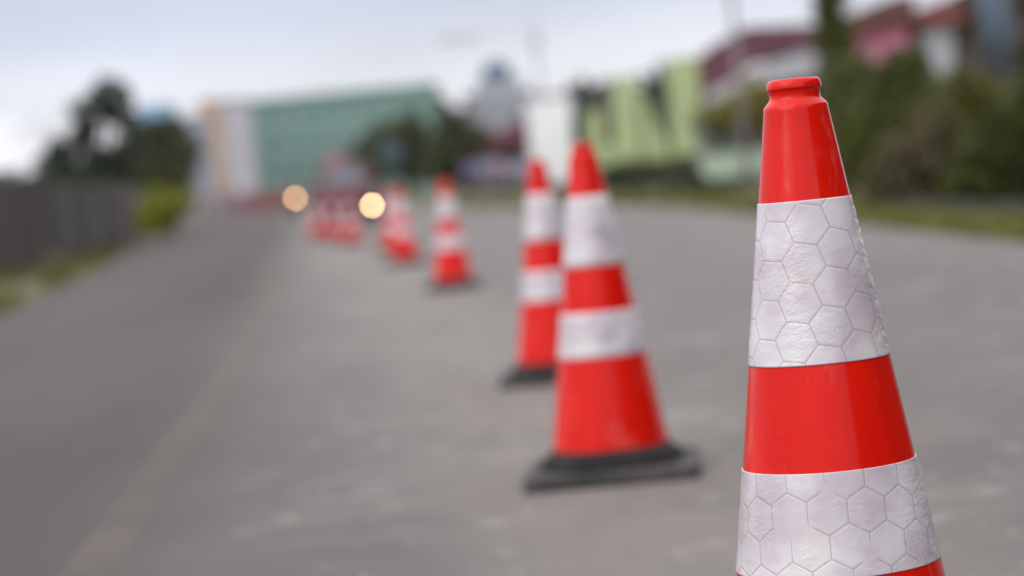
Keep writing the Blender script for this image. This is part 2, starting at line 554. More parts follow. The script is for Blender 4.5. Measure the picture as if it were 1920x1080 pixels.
def body_mesh(n):
    prof = []                                  # t from the top, radius
    prof += [(0.004, 0.012), (0.0012, 0.0165), (0.0004, 0.0215), (0.0007, 0.0233), (0.0020, 0.0246), (0.0045, 0.0256), (0.0088, 0.0264), (0.0101, 0.0262),
             (0.0105, 0.0252), (0.0112, 0.0248), (0.0140, 0.0243), (0.0172, 0.0241), (0.0192, 0.0246), (0.0212, 0.0262), (0.0234, 0.0284), (0.0244, 0.0291), (0.0252, 0.0298), (0.0262, rad_at(0.0262) + 0.0003)]
    ts = np.linspace(0.03, T_END, 26)
    prof += [(t, rad_at(t)) for t in ts]
    m = MB()
    m.lathe([(r, H - t) for t, r in prof], n, cap=False)
    # hollow socket inside the top
    m.lathe([(0.012, H - 0.004), (0.0105, H - 0.0045), (0.010, H - 0.03)], n, cap=False)
    m.lathe([(0.010, H - 0.03), (0.001, H - 0.031)], n, cap=False)
    return m

def tape_mesh(name, t0, t1, n, rows, m, parent, amp, seed):
    v, uv, f = [], [], []
    th = 0.0009
    k = n + 1
    for layer in range(rows + 1):
        s = layer / rows
        t = t0 + (t1 - t0) * s
        for j in range(k):
            a = -PI + 2 * PI * j / n               # 0 faces the camera (-Y), grows to the right
            r = rad_at(t) + th
            p = Vector((math.sin(a), -math.cos(a), (H - t) / 0.05))
            if amp:
                side = smooth(R(42), R(75), a) if a < R(140) else 0
                edge_ = min(1, min(s, 1 - s) / 0.06)
                q = Vector((math.sin(a) * 3.3 + seed, -math.cos(a) * 3.3, (H - t) * 95))
                d = mnoise.noise(q) * 0.6 + mnoise.noise(q * 2.1) * 0.4
                r += amp * d * (0.12 + 1.0 * side) * edge_ + amp * 0.25 * mnoise.noise(Vector((a * 2, s * 3, seed))) * edge_
            v.append((r * math.sin(a), -r * math.cos(a), H - t))
            Rr = (t - T0) * math.sqrt(1 + SLOPE ** 2)
            uv.append((Rr * math.sin(a * SA), -Rr * math.cos(a * SA)))
    for i in range(rows):
        for j in range(n):
            q = i * k + j
            f.append((q, q + k, q + k + 1, q + 1))
    # turned-in cut edges
    for t, row in ((t0, 0), (t1, rows)):
        o = len(v)
        for j in range(k):
            a = -PI + 2 * PI * j / n
            r = rad_at(t) - 0.0002
            v.append((r * math.sin(a), -r * math.cos(a), H - t)); uv.append(uv[row * k + j])
        for j in range(n):
            a_, b_ = row * k + j, o + j
            f.append((b_, a_, a_ + 1, b_ + 1) if row == 0 else (a_, b_, b_ + 1, a_ + 1))
    me = bpy.data.meshes.new(name)
    me.from_pydata(v, [], f)
    ul = me.uv_layers.new(name="UVMap")
    for li, lp in enumerate(me.loops): ul.data[li].uv = uv[lp.vertex_index]
    me.materials.append(m)
    me.polygons.foreach_set("use_smooth", [i < rows * n for i in range(len(me.polygons))])
    o = bpy.data.objects.new(name, me)
    C.objects.link(o); o.parent = parent
    return o

CONE_GROUP = "red and white traffic cones lined up along the road"
def make_cone(label, n, rows, amp, m1, m2):
    root = empty("traffic_cone", (0, 0, 0), label, "traffic cone", 0, CONE_GROUP)
    bd = body_mesh(n).build("body", RED, root, sm=True)
    bd.data.shade_smooth() if hasattr(bd.data, "shade_smooth") else None
    ub = tape_mesh("reflective_band", 0.1157, 0.2690, n * 2 if amp else n, rows, m1, root, amp, 1.7)
    lb = tape_mesh("reflective_band", 0.3680, 0.4655, n * 2 if amp else n, rows, m2, root, amp * 0.6, 6.1)
    # rubber foot: square slab with a low moulded collar
    b = MB()
    hw = 0.190
    def sq(h, z, c):
        pts = []
        for qx, qy, a0 in ((1, 1, 0), (-1, 1, 90), (-1, -1, 180), (1, -1, 270)):
            for k in range(5):
                a = R(a0 + 90 * k / 4)
                pts.append((qx * (h - c) + c * math.cos(a), qy * (h - c) + c * math.sin(a), z))
        return pts
    b.rings([sq(hw - 0.006, 0.0, 0.02), sq(hw, 0.005, 0.024), sq(hw, 0.024, 0.024), sq(hw - 0.003, 0.028, 0.024), sq(hw - 0.009, 0.030, 0.022)])
    b.build("base", RUB, root, sm=False)
    c = MB()
    c.lathe([(0.1600, 0.028), (0.1590, 0.043), (0.156, 0.048), (0.149, 0.051), (0.139, 0.061), (0.134, 0.067), (0.1295, 0.0695), (0.120, 0.070)], max(48, n // 2), cap=False)
    c.build("collar", RUB_SHADED, root, sm=True)
    return root

LAB = ["nearest red traffic cone, in sharp focus with hexagon patterned white bands",
       "blurred red and white cone with a whole black rubber base, just behind the sharp cone",
       "blurred cone whose right side is hidden behind the cone with the wide black base",
       "lone small blurred cone standing clear of its neighbours in the middle of the road",
       "distant cone just right of the round headlight glow, in front of a paler one",
       "distant pale cone overlapped by a cone in front, right of the headlight glow",
       "far cone in front of the red car, low red foot between the headlights",
       "far cone in the middle of the cluster before the red car",
       "farthest orange red cone, leftmost of the cluster before the red car"]
near = make_cone(LAB[0], 192, 120, 0.0017, TAPE1, TAPE2)
def base_at(px, Y): return px
tips = [(1487, 147, 2.31, 2), (1091, 268, 5.30, -4), (1006, 298, 7.98, -3), (831, 329, 16.2, 6), (746, 345, 23.0, 20), (724, 350, 29.0, 0), (652, 364, 36.0, 10), (618, 371, 40.5, 35), (588, 378, 46.0, 15)]
cone_pos = [(XZ(px, py, Y)[0], Y, a) for px, py, Y, a in tips]
for i, (x, y, a) in enumerate(cone_pos):
    if i == 0: o = near
    elif i == 1:
        second = o = make_cone(LAB[1], 96, 12, 0.0, TAPE1m, TAPE2m)
    elif i == 2:
        small = o = make_cone(LAB[2], 64, 8, 0.0, TAPE1, TAPE2)
    else:
        o = copy_tree(small)
        o["label"] = LAB[i]
    o.location = (x, y, road_z(x, y) - 0.001)
    o.rotation_euler = (0, 0, R(a))
cr0 = near
cr0.rotation_euler = (0, 0, 0)
# ------------------------------------------------------------------ trees and plants
L_DARK = leaf_mat("dark_leaves", (0.070, 0.077, 0.036), (0.12, 0.122, 0.06), (0.045, 0.052, 0.028))
L_BLUE = leaf_mat("bluish_needles", (0.060, 0.074, 0.052), (0.10, 0.115, 0.078), (0.04, 0.052, 0.038))
L_OLIVE = leaf_mat("olive_leaves", (0.26, 0.24, 0.05), (0.36, 0.33, 0.08), (0.16, 0.15, 0.035))
L_LIME = leaf_mat("lime_leaves", (0.21, 0.23, 0.008), (0.30, 0.31, 0.014), (0.13, 0.14, 0.01))
L_GREEN = leaf_mat("green_leaves", (0.082, 0.100, 0.020), (0.15, 0.162, 0.036), (0.040, 0.048, 0.013))
L_BROWN = leaf_mat("dry_brown_leaves", (0.098, 0.082, 0.040), (0.15, 0.125, 0.058), (0.050, 0.042, 0.022))
L_STRAW = leaf_mat("straw_leaves", (0.26, 0.235, 0.10), (0.32, 0.28, 0.14), (0.18, 0.16, 0.07))
BARK = mat("bark", (0.085, 0.066, 0.05), (0.05, 0.04, 0.032), 6, 0.9, 0.01)

def leaves(name, parent, lobes, n, size, m, flat=0.0):
    """leaf clumps scattered through ellipsoid lobes (x, z, y, rx, rz, ry) in the plant's own frame"""
    vol = np.array([l[3] * l[4] * l[5] for l in lobes]) ** 0.75
    cnt = (vol / vol.sum() * n).astype(int)
    P = []
    for l, c in zip(lobes, cnt):
        k = max(5, c // 45)
        d = rng.normal(size=(k, 3)); d /= np.linalg.norm(d, axis=1)[:, None]
        rr = rng.uniform(0.35, 0.98, k) ** 0.6
        sub = d * rr[:, None]
        idx = rng.integers(0, k, c)
        q = sub[idx] + rng.normal(0, 0.17, (c, 3))
        P.append(q * np.array([l[3], l[5], l[4]]) + np.array([l[0], l[2], l[1]]))
    P = np.concatenate(P)
    N = len(P)
    a = rng.normal(size=(N, 3)); a /= np.linalg.norm(a, axis=1)[:, None]
    b = np.cross(a, rng.normal(size=(N, 3))); b /= np.linalg.norm(b, axis=1)[:, None]
    s = size * rng.uniform(0.6, 1.5, N)[:, None]
    v = np.zeros((N, 4, 3))
    v[:, 0] = P - a * s; v[:, 1] = P + b * s * 0.42; v[:, 2] = P + a * s; v[:, 3] = P - b * s * 0.42
    v[..., 2] = np.maximum(v[..., 2], 0.01)
    me = bpy.data.meshes.new(name)
    me.from_pydata(v.reshape(-1, 3).tolist(), [], [(4 * i, 4 * i + 1, 4 * i + 2, 4 * i + 3) for i in range(N)])
    me.materials.append(m)
    o = bpy.data.objects.new(name, me)
    C.objects.link(o); o.parent = parent
    return o

def plant(name, label, cat, Y, lobes_px, n, leaf, m, trunk=True, group=None, depth=0.8, tr=0.09, x0=None, yoff=0.0, lean=None):
    """lobes given as photo extents (px centre x, px centre y, half width px, half height px) at distance Y"""
    L = []
    mpp = Y / F_PX
    for q in lobes_px:
        x, z = XZ(q[0], q[1], Y)
        dy = q[4] if len(q) > 4 else rng.uniform(-0.25, 0.25) * q[2] * mpp
        L.append((x, z, dy, q[2] * mpp, q[3] * mpp, depth * q[2] * mpp))
    wt = sum(l[3] * l[4] for l in L)
    bx = sum(l[0] * l[3] * l[4] for l in L) / wt if x0 is None else x0
    bz = gz(Y) - 0.02
    root = empty(name, (bx, Y + yoff, bz), label, cat, 0, group)
    L = [(x - bx, max(z - bz, rz * 0.75), dy, rx, rz, ry) for x, z, dy, rx, rz, ry in L]
    leaves("crown" if trunk else "foliage", root, L, n, leaf, m)
    top = max(l[1] for l in L)
    t = MB()
    if trunk:
        hi = max(L, key=lambda l: l[1])
        t.tube([(0, 0, -0.1), (hi[0] * 0.15, 0.02, hi[1] * 0.35), (hi[0] * 0.6, 0.04, hi[1] * 0.7), (hi[0], hi[2], hi[1])], [tr * 1.25, tr, tr * 0.7, tr * 0.25])
        for l in L:
            if l is hi: continue
            f = min(0.6, max(0.15, l[1] / hi[1] * 0.5))
            t.tube([(hi[0] * f * 0.5, 0.02, hi[1] * f), (l[0] * 0.6, l[2] * 0.5, (l[1] + hi[1] * f) / 2), (l[0], l[2], l[1])], [tr * 0.6, tr * 0.4, tr * 0.15], 6)
        t.build("trunk", BARK, root, sm=True)
    else:
        for l in L:
            t = MB()
            t.tube([(l[0] + rng.uniform(-.3, .3) * l[3], l[2], -0.05), (l[0], l[2], l[1] * .5), (l[0] + rng.uniform(-.5, .5) * l[3], l[2], l[1])], [0.03, 0.02, 0.01], 6)
            t.build("stem", BARK, root, sm=True)
    return root

# left side
plant("broadleaf_tree", "tall ragged tree with sky gaps in its crown, rising above the left fence", "tree", 72,
      [(190, 176, 38, 34), (160, 208, 42, 30), (222, 205, 22, 30), (140, 240, 26, 22), (235, 245, 28, 16), (150, 285, 20, 34), (98, 300, 36, 44), (74, 322, 34, 32), (185, 315, 40, 26), (118, 258, 18, 20), (215, 300, 40, 30), (150, 325, 60, 20), (206, 262, 14, 16), (152, 240, 26, 26), (228, 276, 26, 24), (214, 222, 26, 16), (170, 290, 34, 26)],
      14500, 0.085, L_BLUE, tr=0.09, x0=XZ(165, 330, 72)[0], yoff=1.5)
plant("broadleaf_tree", "round dark tree in front of the blue roof, beside the tall ragged tree", "tree", 84,
      [(300, 270, 62, 44), (262, 305, 52, 44), (335, 305, 42, 48), (300, 330, 80, 36), (310, 235, 38, 18)],
      8500, 0.10, L_DARK, tr=0.12)
plant("shrub", "low dark shrub behind the left end of the fence", "shrub", 60, [(10, 335, 46, 16), (60, 345, 50, 18)], 1600, 0.06, L_BLUE, trunk=False)
plant("shrub", "bright lime green bush at the right end of the dark fence", "shrub", 70,
      [(290, 388, 36, 36), (325, 380, 32, 28), (265, 400, 18, 42), (345, 378, 24, 22), (280, 415, 32, 22), (320, 405, 30, 20)], 6000, 0.05, L_LIME, trunk=False)
plant("shrub", "pale straw coloured weed at the foot of the left fence", "weed", 37, [(105, 495, 16, 24), (92, 505, 9, 14)], 500, 0.03, L_STRAW, trunk=False)
plant("shrub", "small brown dry plant on the verge between fence and lime bush", "weed", 55, [(215, 462, 30, 10), (160, 478, 22, 9)], 700, 0.03, L_BROWN, trunk=False)

# fence of dark boards
root = empty("board_fence", (XZ(120, 420, 52)[0], 52, 0), "dark grey fence of upright boards along the left verge", "fence")
ox, oy = root.location.x, root.location.y
FA, FB = (XZ(-260, 420, 29)[0], 29.0), (XZ(242, 400, 66)[0], 66.0)
d = Vector((FB[0] - FA[0], FB[1] - FA[1], 0)); Ltot = d.length; d.normalize(); nrm = Vector((d.y, -d.x, 0))
def fence_mat():
    t = NT("weathered_boards")
    o = t.obj()
    g = t.n("ShaderNodeNewGeometry")
    f = g.outputs["Random Per Island"]
    c = t.mix(f, (0.046, 0.037, 0.031), (0.11, 0.092, 0.078))
    pan = t.rng(t.noise(t.scaled(o, (0.9, 0.9, 0.0)), 1.0, 2, 0.7), 0.38, 0.62)
    c = t.mix(t.math('MULTIPLY', pan, 0.75), c, (0.026, 0.021, 0.018))
    sx = t.n("ShaderNodeSeparateXYZ"); t.l(o, sx.inputs[0])
    pale = t.math('MULTIPLY', t.rng(t.noise(t.scaled(o, (0.0, 0.35, 0.0)), 1.0, 2), 0.45, 0.62), t.rng(sx.outputs[1], -12, 12))
    c = t.mix(t.math('MULTIPLY', pale, 0.8), c, (0.20, 0.19, 0.19))
    c = t.mix(t.math('MULTIPLY', t.rng(t.noise(t.scaled(o, (9, 9, 1.2)), 1.0, 4), 0.4, 0.7), 0.5), c, (0.035, 0.03, 0.028))
    t.put(t.b.inputs["Base Color"], c)
    t.b.inputs["Roughness"].default_value = 0.9
    return t.m
FM = fence_mat()
bm_ = MB()
s = 0.0
while s < Ltot - 0.15:
    p = Vector((FA[0], FA[1], 0)) + d * s
    h = 1.58 + rng.uniform(-0.035, 0.035)
    g0 = gz(p.y) + 0.04
    q = p + d * 0.14
    off = nrm * (0.012 if int(s / 0.155) % 2 else 0.0)
    v = []
    for z in (g0, g0 + h):
        for a in (p, q):
            for tt in (0.0, 0.022):
                e = a + off + nrm * tt
                v.append((e.x - ox, e.y - oy, z))
    bm_.add(v, [(0, 1, 3, 2), (4, 6, 7, 5), (0, 2, 6, 4), (1, 5, 7, 3), (0, 4, 5, 1), (2, 3, 7, 6)])
    s += 0.155
bm_.build("boards", FM, root)
for z in (0.4, 1.3):
    r_ = MB()
    a = Vector((FA[0], FA[1], 0)) - nrm * 0.03; b = Vector((FB[0], FB[1], 0)) - nrm * 0.03
    r_.tube([(a.x - ox, a.y - oy, z), (b.x - ox, b.y - oy, z)], 0.035, 4)
    r_.build("rail", FM, root)
for k in range(15):
    p = Vector((FA[0], FA[1], 0)) + d * (Ltot * k / 14) - nrm * 0.10
    r_ = MB(); r_.box(p.x - ox - 0.05, p.y - oy - 0.05, -0.1, p.x - ox + 0.05, p.y - oy + 0.05, 1.5 + gz(p.y))
    r_.build("post", BARK, root)
# a rust brown gatepost at its end
gp = empty("gatepost", (XZ(246, 400, 66.6)[0], 66.6, 0), "reddish brown post at the right end of the dark fence", "post")
m = MB(); m.box(-0.12, -0.1, -0.1, 0.12, 0.1, 1.55); m.build("post", mat("rust_paint", (0.10, 0.05, 0.045), (0.06, 0.035, 0.03), 5), gp, bevel=0.01)
m = MB(); m.box(-0.15, -0.13, 1.55, 0.15, 0.13, 1.62); m.build("cap", mat("cap_concrete", (0.2, 0.18, 0.17)), gp, bevel=0.01)

# ------------------------------------------------------------------ buildings
def span(px0, px1, py, Y):
    a, b = XZ(px0, py, Y)[0], XZ(px1, py, Y)[0]
    return (a + b) / 2, b - a
def top(px, py, Y): return XZ(px, py, Y)[1]
GL = glass("dark_window_glass")

def windows(root, x0, x1, z0, z1, cols, rows, yf, fm, gm, wf=0.6, hf=0.55, sill=True):
    cw, rh = (x1 - x0) / cols, (z1 - z0) / rows
    for i in range(cols):
        for j in range(rows):
            cx, cz = x0 + cw * (i + .5), z0 + rh * (j + .5)
            hw, hh = cw * wf / 2, rh * hf / 2
            f = MB(); t = min(hw, hh) * 0.14
            for bx in ((cx - hw, cz - hh, cx - hw + t, cz + hh), (cx + hw - t, cz - hh, cx + hw, cz + hh), (cx - hw + t, cz - hh, cx + hw - t, cz - hh + t), (cx - hw + t, cz + hh - t, cx + hw - t, cz + hh)):
                f.box(bx[0], yf - 0.06, bx[1], bx[2], yf - 0.003, bx[3])
            fo = f.build("window", fm, root)
            p = MB(); p.box(cx - hw + t, yf - 0.03, cz - hh + t, cx + hw - t, yf - 0.004, cz + hh - t)
            p.build("pane", gm, fo)

# big teal block at the end of the road
Y = 250; cx, W = span(452, 822, 240, Y); zt = top(640, 170, Y)
root = empty("office_building", (cx, Y, 0), "wide teal green flat roofed block at the far end of the road", "building")
TEAL = mat("teal_render", (0.215, 0.335, 0.30), (0.19, 0.295, 0.265), 0.3, 0.8)
TEAL_L = mat("teal_trim", (0.33, 0.46, 0.42), None, 0.5, 0.8)
TEAL_D = mat("teal_glass", (0.13, 0.21, 0.20), (0.11, 0.18, 0.17), 0.4, 0.35)
m = MB(); m.box(-W / 2 + .9, 0, 0, W / 2, 14, zt - 0.5); m.build("wall", TEAL, root)
m = MB(); m.box(-W / 2 + .9, -0.35, zt - 0.5, W / 2 + 0.2, 14.3, zt); m.build("roof", TEAL_L, root)
m = MB(); m.box(-W / 2 - .1, -0.5, 0, -W / 2 + .88, 6, zt - 0.15); m.build("pilaster", TEAL_D, root)
for k in range(1, 4):
    m = MB(); m.box(-W / 2 + 1.0, -0.14, zt * k / 4 - 0.16, W / 2 - .1, -0.003, zt * k / 4 + 0.1); m.build("ledge", TEAL_L, root)
windows(root, -W / 2 + 1.4, W / 2 - 0.5, 0.4, zt - 0.8, 9, 4, 0, TEAL_L, TEAL_D, 0.72, 0.6)
# white and tan slab beside it
Y = 235; cx, W = span(378, 460, 250, Y); zt = top(420, 184, Y)
root = empty("apartment_building", (cx, Y, 0), "narrow white tower with a tan stripe on its left, beside the teal block", "building")
WHITE = mat("grey_white_render", (0.56, 0.535, 0.57), (0.51, 0.485, 0.52), 0.4, 0.8)
m = MB(); m.box(-W / 2 + W * .43, 0, 2.2, W / 2, 9, zt - .35); m.build("wall", WHITE, root)
m = MB(); m.box(-W / 2, -0.3, 2.2, -W / 2 + W * .43 - 0.003, 8, zt); m.build("stair_tower", mat("tan_render", (0.52, 0.34, 0.215), (0.48, 0.31, 0.20), 0.4, 0.8), root)
m = MB(); m.box(-W / 2 - 0.3, -0.2, 0, W / 2 + 0.8, 9, 2.19); m.build("ground_floor", mat("grey_lavender_render", (0.16, 0.16, 0.19)), root)
m = MB(); m.box(-W / 2 + W * .43, -0.2, zt - .347, W / 2 + 0.15, 9.2, zt - .1); m.build("roof", WHITE, root)
windows(root, -W / 2 + W * .47, W / 2 - 0.1, 3.0, zt - 0.8, 2, 4, 0, mat("pale_frame", (0.6, 0.6, 0.62)), mat("grey_glass", (0.30, 0.30, 0.33), None, 1, 0.3), 0.6, 0.5)
# building with a blue roof
Y = 205; cx, W = span(232, 372, 230, Y); zt = top(290, 203, Y)
root = empty("blue_roofed_house", (cx, Y, 0), "pale house with a blue roof behind the round dark tree", "house")
m = MB(); m.box(-W / 2, 0, 0, W / 2, 9, zt - 0.9); m.build("wall", mat("pale_blue_grey_render", (0.36, 0.37, 0.43)), root)
m = MB(); m.prism_x([(-0.6, zt - 0.9), (9.6, zt - 0.9), (4.5, zt + 0.5)], -W / 2 + 1.0, W / 2 - 2.6); m.build("roof", mat("blue_roof_sheet", (0.05, 0.16, 0.27), (0.045, 0.14, 0.235), 1, 0.5), root)
windows(root, -W / 2 + 0.4, W / 2 - 0.3, 0.8, zt - 1.2, 4, 3, 0, mat("white_frame", (0.55, 0.55, 0.57)), GL, 0.45, 0.5)

# lavender tower house with a blue water tank
Y = 190; cx, W = span(868, 996, 170, Y); zt = top(930, 152, Y)
LAV = mat("lavender_grey_render", (0.34, 0.345, 0.40), (0.30, 0.31, 0.34), 0.5, 0.8)
root = empty("tall_house", (cx, Y, 0), "tall grey lavender house behind the red roofed shop, carrying a blue tank", "house")
m = MB(); m.box(-W / 2, 0, 0, W / 2, 9, zt - 1.1); m.build("wall", LAV, root)
m = MB(); m.box(-W * .3, 0.6, zt - 1.1, W * .36, 8, zt + .3); m.build("upper_storey", LAV, root)
m = MB(); m.box(-W / 2 - .2, -.3, zt - 1.097, -W * .3 - .003, 9.2, zt - .85); m.box(W * .36 + .003, -.3, zt - 1.097, W / 2 + .2, 9.2, zt - .85); m.build("parapet", LAV, root)
windows(root, -W / 2 + .2, W / 2 - .2, 3.2, zt - 1.3, 3, 2, 0, WHITE, mat("grey_pane", (0.2, 0.2, 0.24), None, 1, 0.3), 0.5, 0.5)
tx, tw = span(903, 957, 125, Y)
zb, zc = top(930, 140, Y), top(930, 112, Y)
tk = empty("water_tank", (tx, Y + 4, zt + .3), "blue tank standing on top of the tall lavender house", "tank")
m = MB(); m.lathe([(tw * .42, 0), (tw * .5, .05), (tw * .5, 1.1), (tw * .4, 1.3), (tw * .15, 1.42), (tw * .05, 1.45)], 24); m.build("tank", mat("blue_plastic", (0.075, 0.135, 0.22), (0.06, 0.11, 0.19), 1, 0.4), tk, sm=True)
m = MB(); m.lathe([(tw * .12, 1.44), (tw * .12, 1.52), (tw * .02, 1.54)], 16); m.build("lid", mat("dark_blue_lid", (0.05, 0.08, 0.14)), tk)

# pink-red roofed shop
Y = 112; cx, W = span(895, 1000, 260, Y); ze = top(950, 276, Y); zr = top(965, 228, Y)
root = empty("red_roofed_shop", (cx, Y, gz(Y) - .3), "small shop with a maroon roof, left of the white sign board", "shop")
b0 = gz(Y) - .3
MAROON = mat("maroon_roof_sheet", (0.15, 0.036, 0.055), (0.115, 0.03, 0.045), 1.5, 0.6)
m = MB(); m.box(-W / 2 + .1, 0, 0, W / 2 - .1, 5, ze - b0); m.build("wall", mat("grey_brown_render", (0.16, 0.14, 0.15)), root)
m = MB(); m.prism_y([(-W / 2 - .2, ze - b0 + .003), (W / 2 + .1, ze - b0 + .003), (W * .42, zr - b0 + .1), (W * .2, zr - b0)], -.6, 5.3); m.build("roof", MAROON, root)
m = MB(); m.box(-.45, -.05, 0, .45, -.003, 2.0); m.build("door", mat("dark_door", (0.06, 0.05, 0.05)), root)
windows(root, -W / 2 + .2, -.55, .9, ze - b0 - .2, 1, 1, 0, WHITE, GL, .8, .8)
# cloth banners tied along the roadside in front of the shop
for i, (p0, p1, q0, q1, c, nm) in enumerate([(868, 893, 304, 352, (0.16, 0.12, 0.21), "purple"), (896, 918, 306, 348, (0.25, 0.29, 0.40), "pale blue"), (921, 945, 300, 350, (0.36, 0.25, 0.31), "dusty pink"),
                                             (948, 968, 308, 350, (0.38, 0.36, 0.42), "lavender white"), (971, 994, 302, 346, (0.33, 0.34, 0.46), "light violet blue")]):
    Y = 96 + .4 * i; x, W = span(p0, p1, 330, Y); z0, z1 = top(p0, q1, Y), top(p0, q0, Y)
    g = gz(Y) - .03
    bn = empty("cloth_banner", (x, Y, g), nm + " cloth banner on two posts in the row before the maroon roofed shop", "banner", 0, "cloth banners before the shop")
    m = MB(); N = 10
    for k in range(N + 1):
        xx = -W / 2 + W * k / N; yy = .04 * math.sin(k * 1.9 + i)
        for zz, t in ((z0 - g, 0), (z1 - g - .03 * math.sin(PI * k / N), 0), (z1 - g - .03 * math.sin(PI * k / N), .01), (z0 - g, .01)): m.v.append((xx, yy + t, zz))
    for k in range(N):
        for j in range(4): m.f.append((4 * k + j, 4 * k + (j + 1) % 4, 4 * k + 4 + (j + 1) % 4, 4 * k + 4 + j))
    m.build("cloth", mat("banner_cloth_" + nm.replace(" ", "_"), c, tuple(v * .85 for v in c), 4, .9), bn, sm=True)
    for sx_ in (-1, 1):
        m = MB(); m.tube([(sx_ * (W / 2 + .02), .0, 0), (sx_ * (W / 2 + .02), .0, z1 - g + .1)], .02, 6); m.build("post", BARK, bn)

# white sign board with a dark plinth
Y = 88; cx, W = span(992, 1074, 260, Y); zt, z0 = top(1030, 184, Y), top(1035, 345, Y)
root = empty("sign_board", (cx, Y, gz(Y)), "tall blank white board on a dark plinth behind the two nearer cones", "sign", R(-4))
SIGNW = mat("white_sign_panel", (0.84, 0.835, 0.86), (0.80, 0.795, 0.82), 1.2, 0.5)
m = MB(); m.box(-W / 2, -.12, z0 - gz(Y), W / 2, .12, zt - gz(Y)); m.build("panel", SIGNW, root, bevel=.03)
m = MB(); m.box(-W / 2 + .25, -.1, -.1, W / 2 - .25, .1, z0 - gz(Y) - .003); m.build("plinth", mat("dark_plinth", (0.06, 0.07, 0.065)), root)
m = MB(); m.box(-W / 2 - .03, -.16, zt - gz(Y) + .003, W / 2 + .03, .16, zt - gz(Y) + .16); m.build("top_rail", mat("grey_steel", (0.22, 0.21, 0.22), None, 2, .5), root, bevel=.02)

# street lamp and pale pole
Y = 97
px_, pz_ = XZ(1012, 60, Y)
GALV = mat("galvanised_steel", (0.42, 0.43, 0.45), (0.36, 0.37, 0.39), 3, .45, metal=.3)
root = empty("street_lamp", (XZ(1030, 340, Y)[0], Y, gz(Y)), "grey street lamp with a long arm reaching left over the road", "street lamp")
bx_ = root.location.x; htop = XZ(1005, -60, Y)[1]
m = MB(); m.tube([(0, 0, 0), (0, 0, htop * .5), (0, 0, htop)], [.08, .065, .05], 12); m.build("pole", GALV, root, sm=True)
ax, az = XZ(900, 64, Y); lx, lz = XZ(820, 80, Y)
m = MB(); m.tube([(0, 0, XZ(1010, 60, Y)[1] - gz(Y)), (-.9, 0, XZ(970, 50, Y)[1] - gz(Y)), (ax - bx_, 0, az - gz(Y))], [.022, .018, .016], 8); m.build("arm", GALV, root, sm=True)
m = MB()
mid = ((ax + lx) / 2 - bx_, (az + lz) / 2 - gz(Y)); hl = (ax - lx) / 2
m.rings([[(mid[0] + sx_ * hl * 1.0, yy * wv, mid[1] + zz * hv + (.02 if sx_ > 0 else -.02)) for yy, zz in ((-1, -.6), (1, -.6), (1, .3), (.5, 1), (-.5, 1), (-1, .3))] for sx_, wv, hv in ((-1, .1, .05), (-.8, .16, .10), (.3, .17, .12), (.8, .1, .08), (1, .05, .04))])
m.build("lamp_head", mat("lamp_housing", (0.34, 0.36, 0.38), None, 3, .5), root, sm=False)
m = MB(); m.box(bx_ * 0 - .16, -.12, XZ(1012, 92, Y)[1] - gz(Y), .16, .12, XZ(1012, 66, Y)[1] - gz(Y)); m.build("control_box", mat("box_grey", (0.45, 0.46, 0.48)), root, bevel=.02)
Y = 62
root = empty("utility_pole", (XZ(1400, 300, Y)[0], Y, gz(Y)), "pale concrete pole in front of the maroon roof", "pole")
m = MB(); m.tube([(0, 0, -.1), (0, 0, 3), (0, 0, 6.2)], [.10, .085, .07], 12); m.build("shaft", mat("pale_concrete", (0.26, 0.22, 0.24), (0.22, 0.19, 0.20), 4, .8), root, sm=True)
m = MB(); m.box(-.8, -.05, 5.7, .8, .05, 5.8); m.build("crossarm", GALV, root)

# pale green walled building with tall fins
Y = 84
GREEN = mat("pale_green_render", (0.42, 0.495, 0.255), (0.37, 0.44, 0.225), .8, .8)
cx, _ = span(1105, 1312, 240, Y)
g = gz(Y)
root = empty("green_hall", (cx, Y, g), "pale green concrete building with tall upright fins, beside the maroon roof", "building")
def PX(pts): return [(XZ(a, b, Y)[0] - cx, XZ(a, b, Y)[1] - g) for a, b in pts]
def slab(name, pts, y0, y1, mt):
    m = MB(); m.prism_y(PX(pts), y0, y1); return m.build(name, mt, root)
slab("wall", [(1112, 312), (1314, 300), (1310, 236), (1258, 240), (1205, 178), (1196, 195), (1105, 208)], 0, 4, GREEN)
slab("fin", [(1152, 300), (1200, 298), (1193, 143), (1146, 148)], -.5, -.003, GREEN)
slab("fin", [(1262, 292), (1318, 288), (1304, 108), (1248, 113)], -.5, -.003, GREEN)
slab("fin", [(1208, 300), (1254, 296), (1236, 240), (1204, 196)], -.35, -.003, GREEN)
slab("gap_panel", [(1132, 270), (1153, 268), (1145, 178), (1122, 180)], -.05, -.003, mat("pinkish_slit", (0.13, 0.10, 0.085)))  # narrow brownish slit given as a flat panel on the wall
slab("gap_panel", [(1238, 250), (1264, 276), (1250, 145), (1206, 145)], -.05, -.003, mat("gap_shade_colour", (0.05, 0.055, 0.05)))  # flat panel on the wall, shade of the gap put into its dark colour
slab("ground_floor", [(1118, 352), (1316, 334), (1314, 302), (1113, 314)], .6, 4, mat("dark_blue_shopfront", (0.028, 0.03, 0.038), (0.04, 0.042, 0.05), 1, .4))
for pxs in (1122, 1186, 1250, 1306):
    slab("column", [(pxs, 350), (pxs + 7, 350), (pxs + 6, 311 - (pxs - 1122) * .06), (pxs - 1, 311 - (pxs - 1122) * .06)], .1, .5, mat("dark_column", (0.07, 0.08, 0.07)))

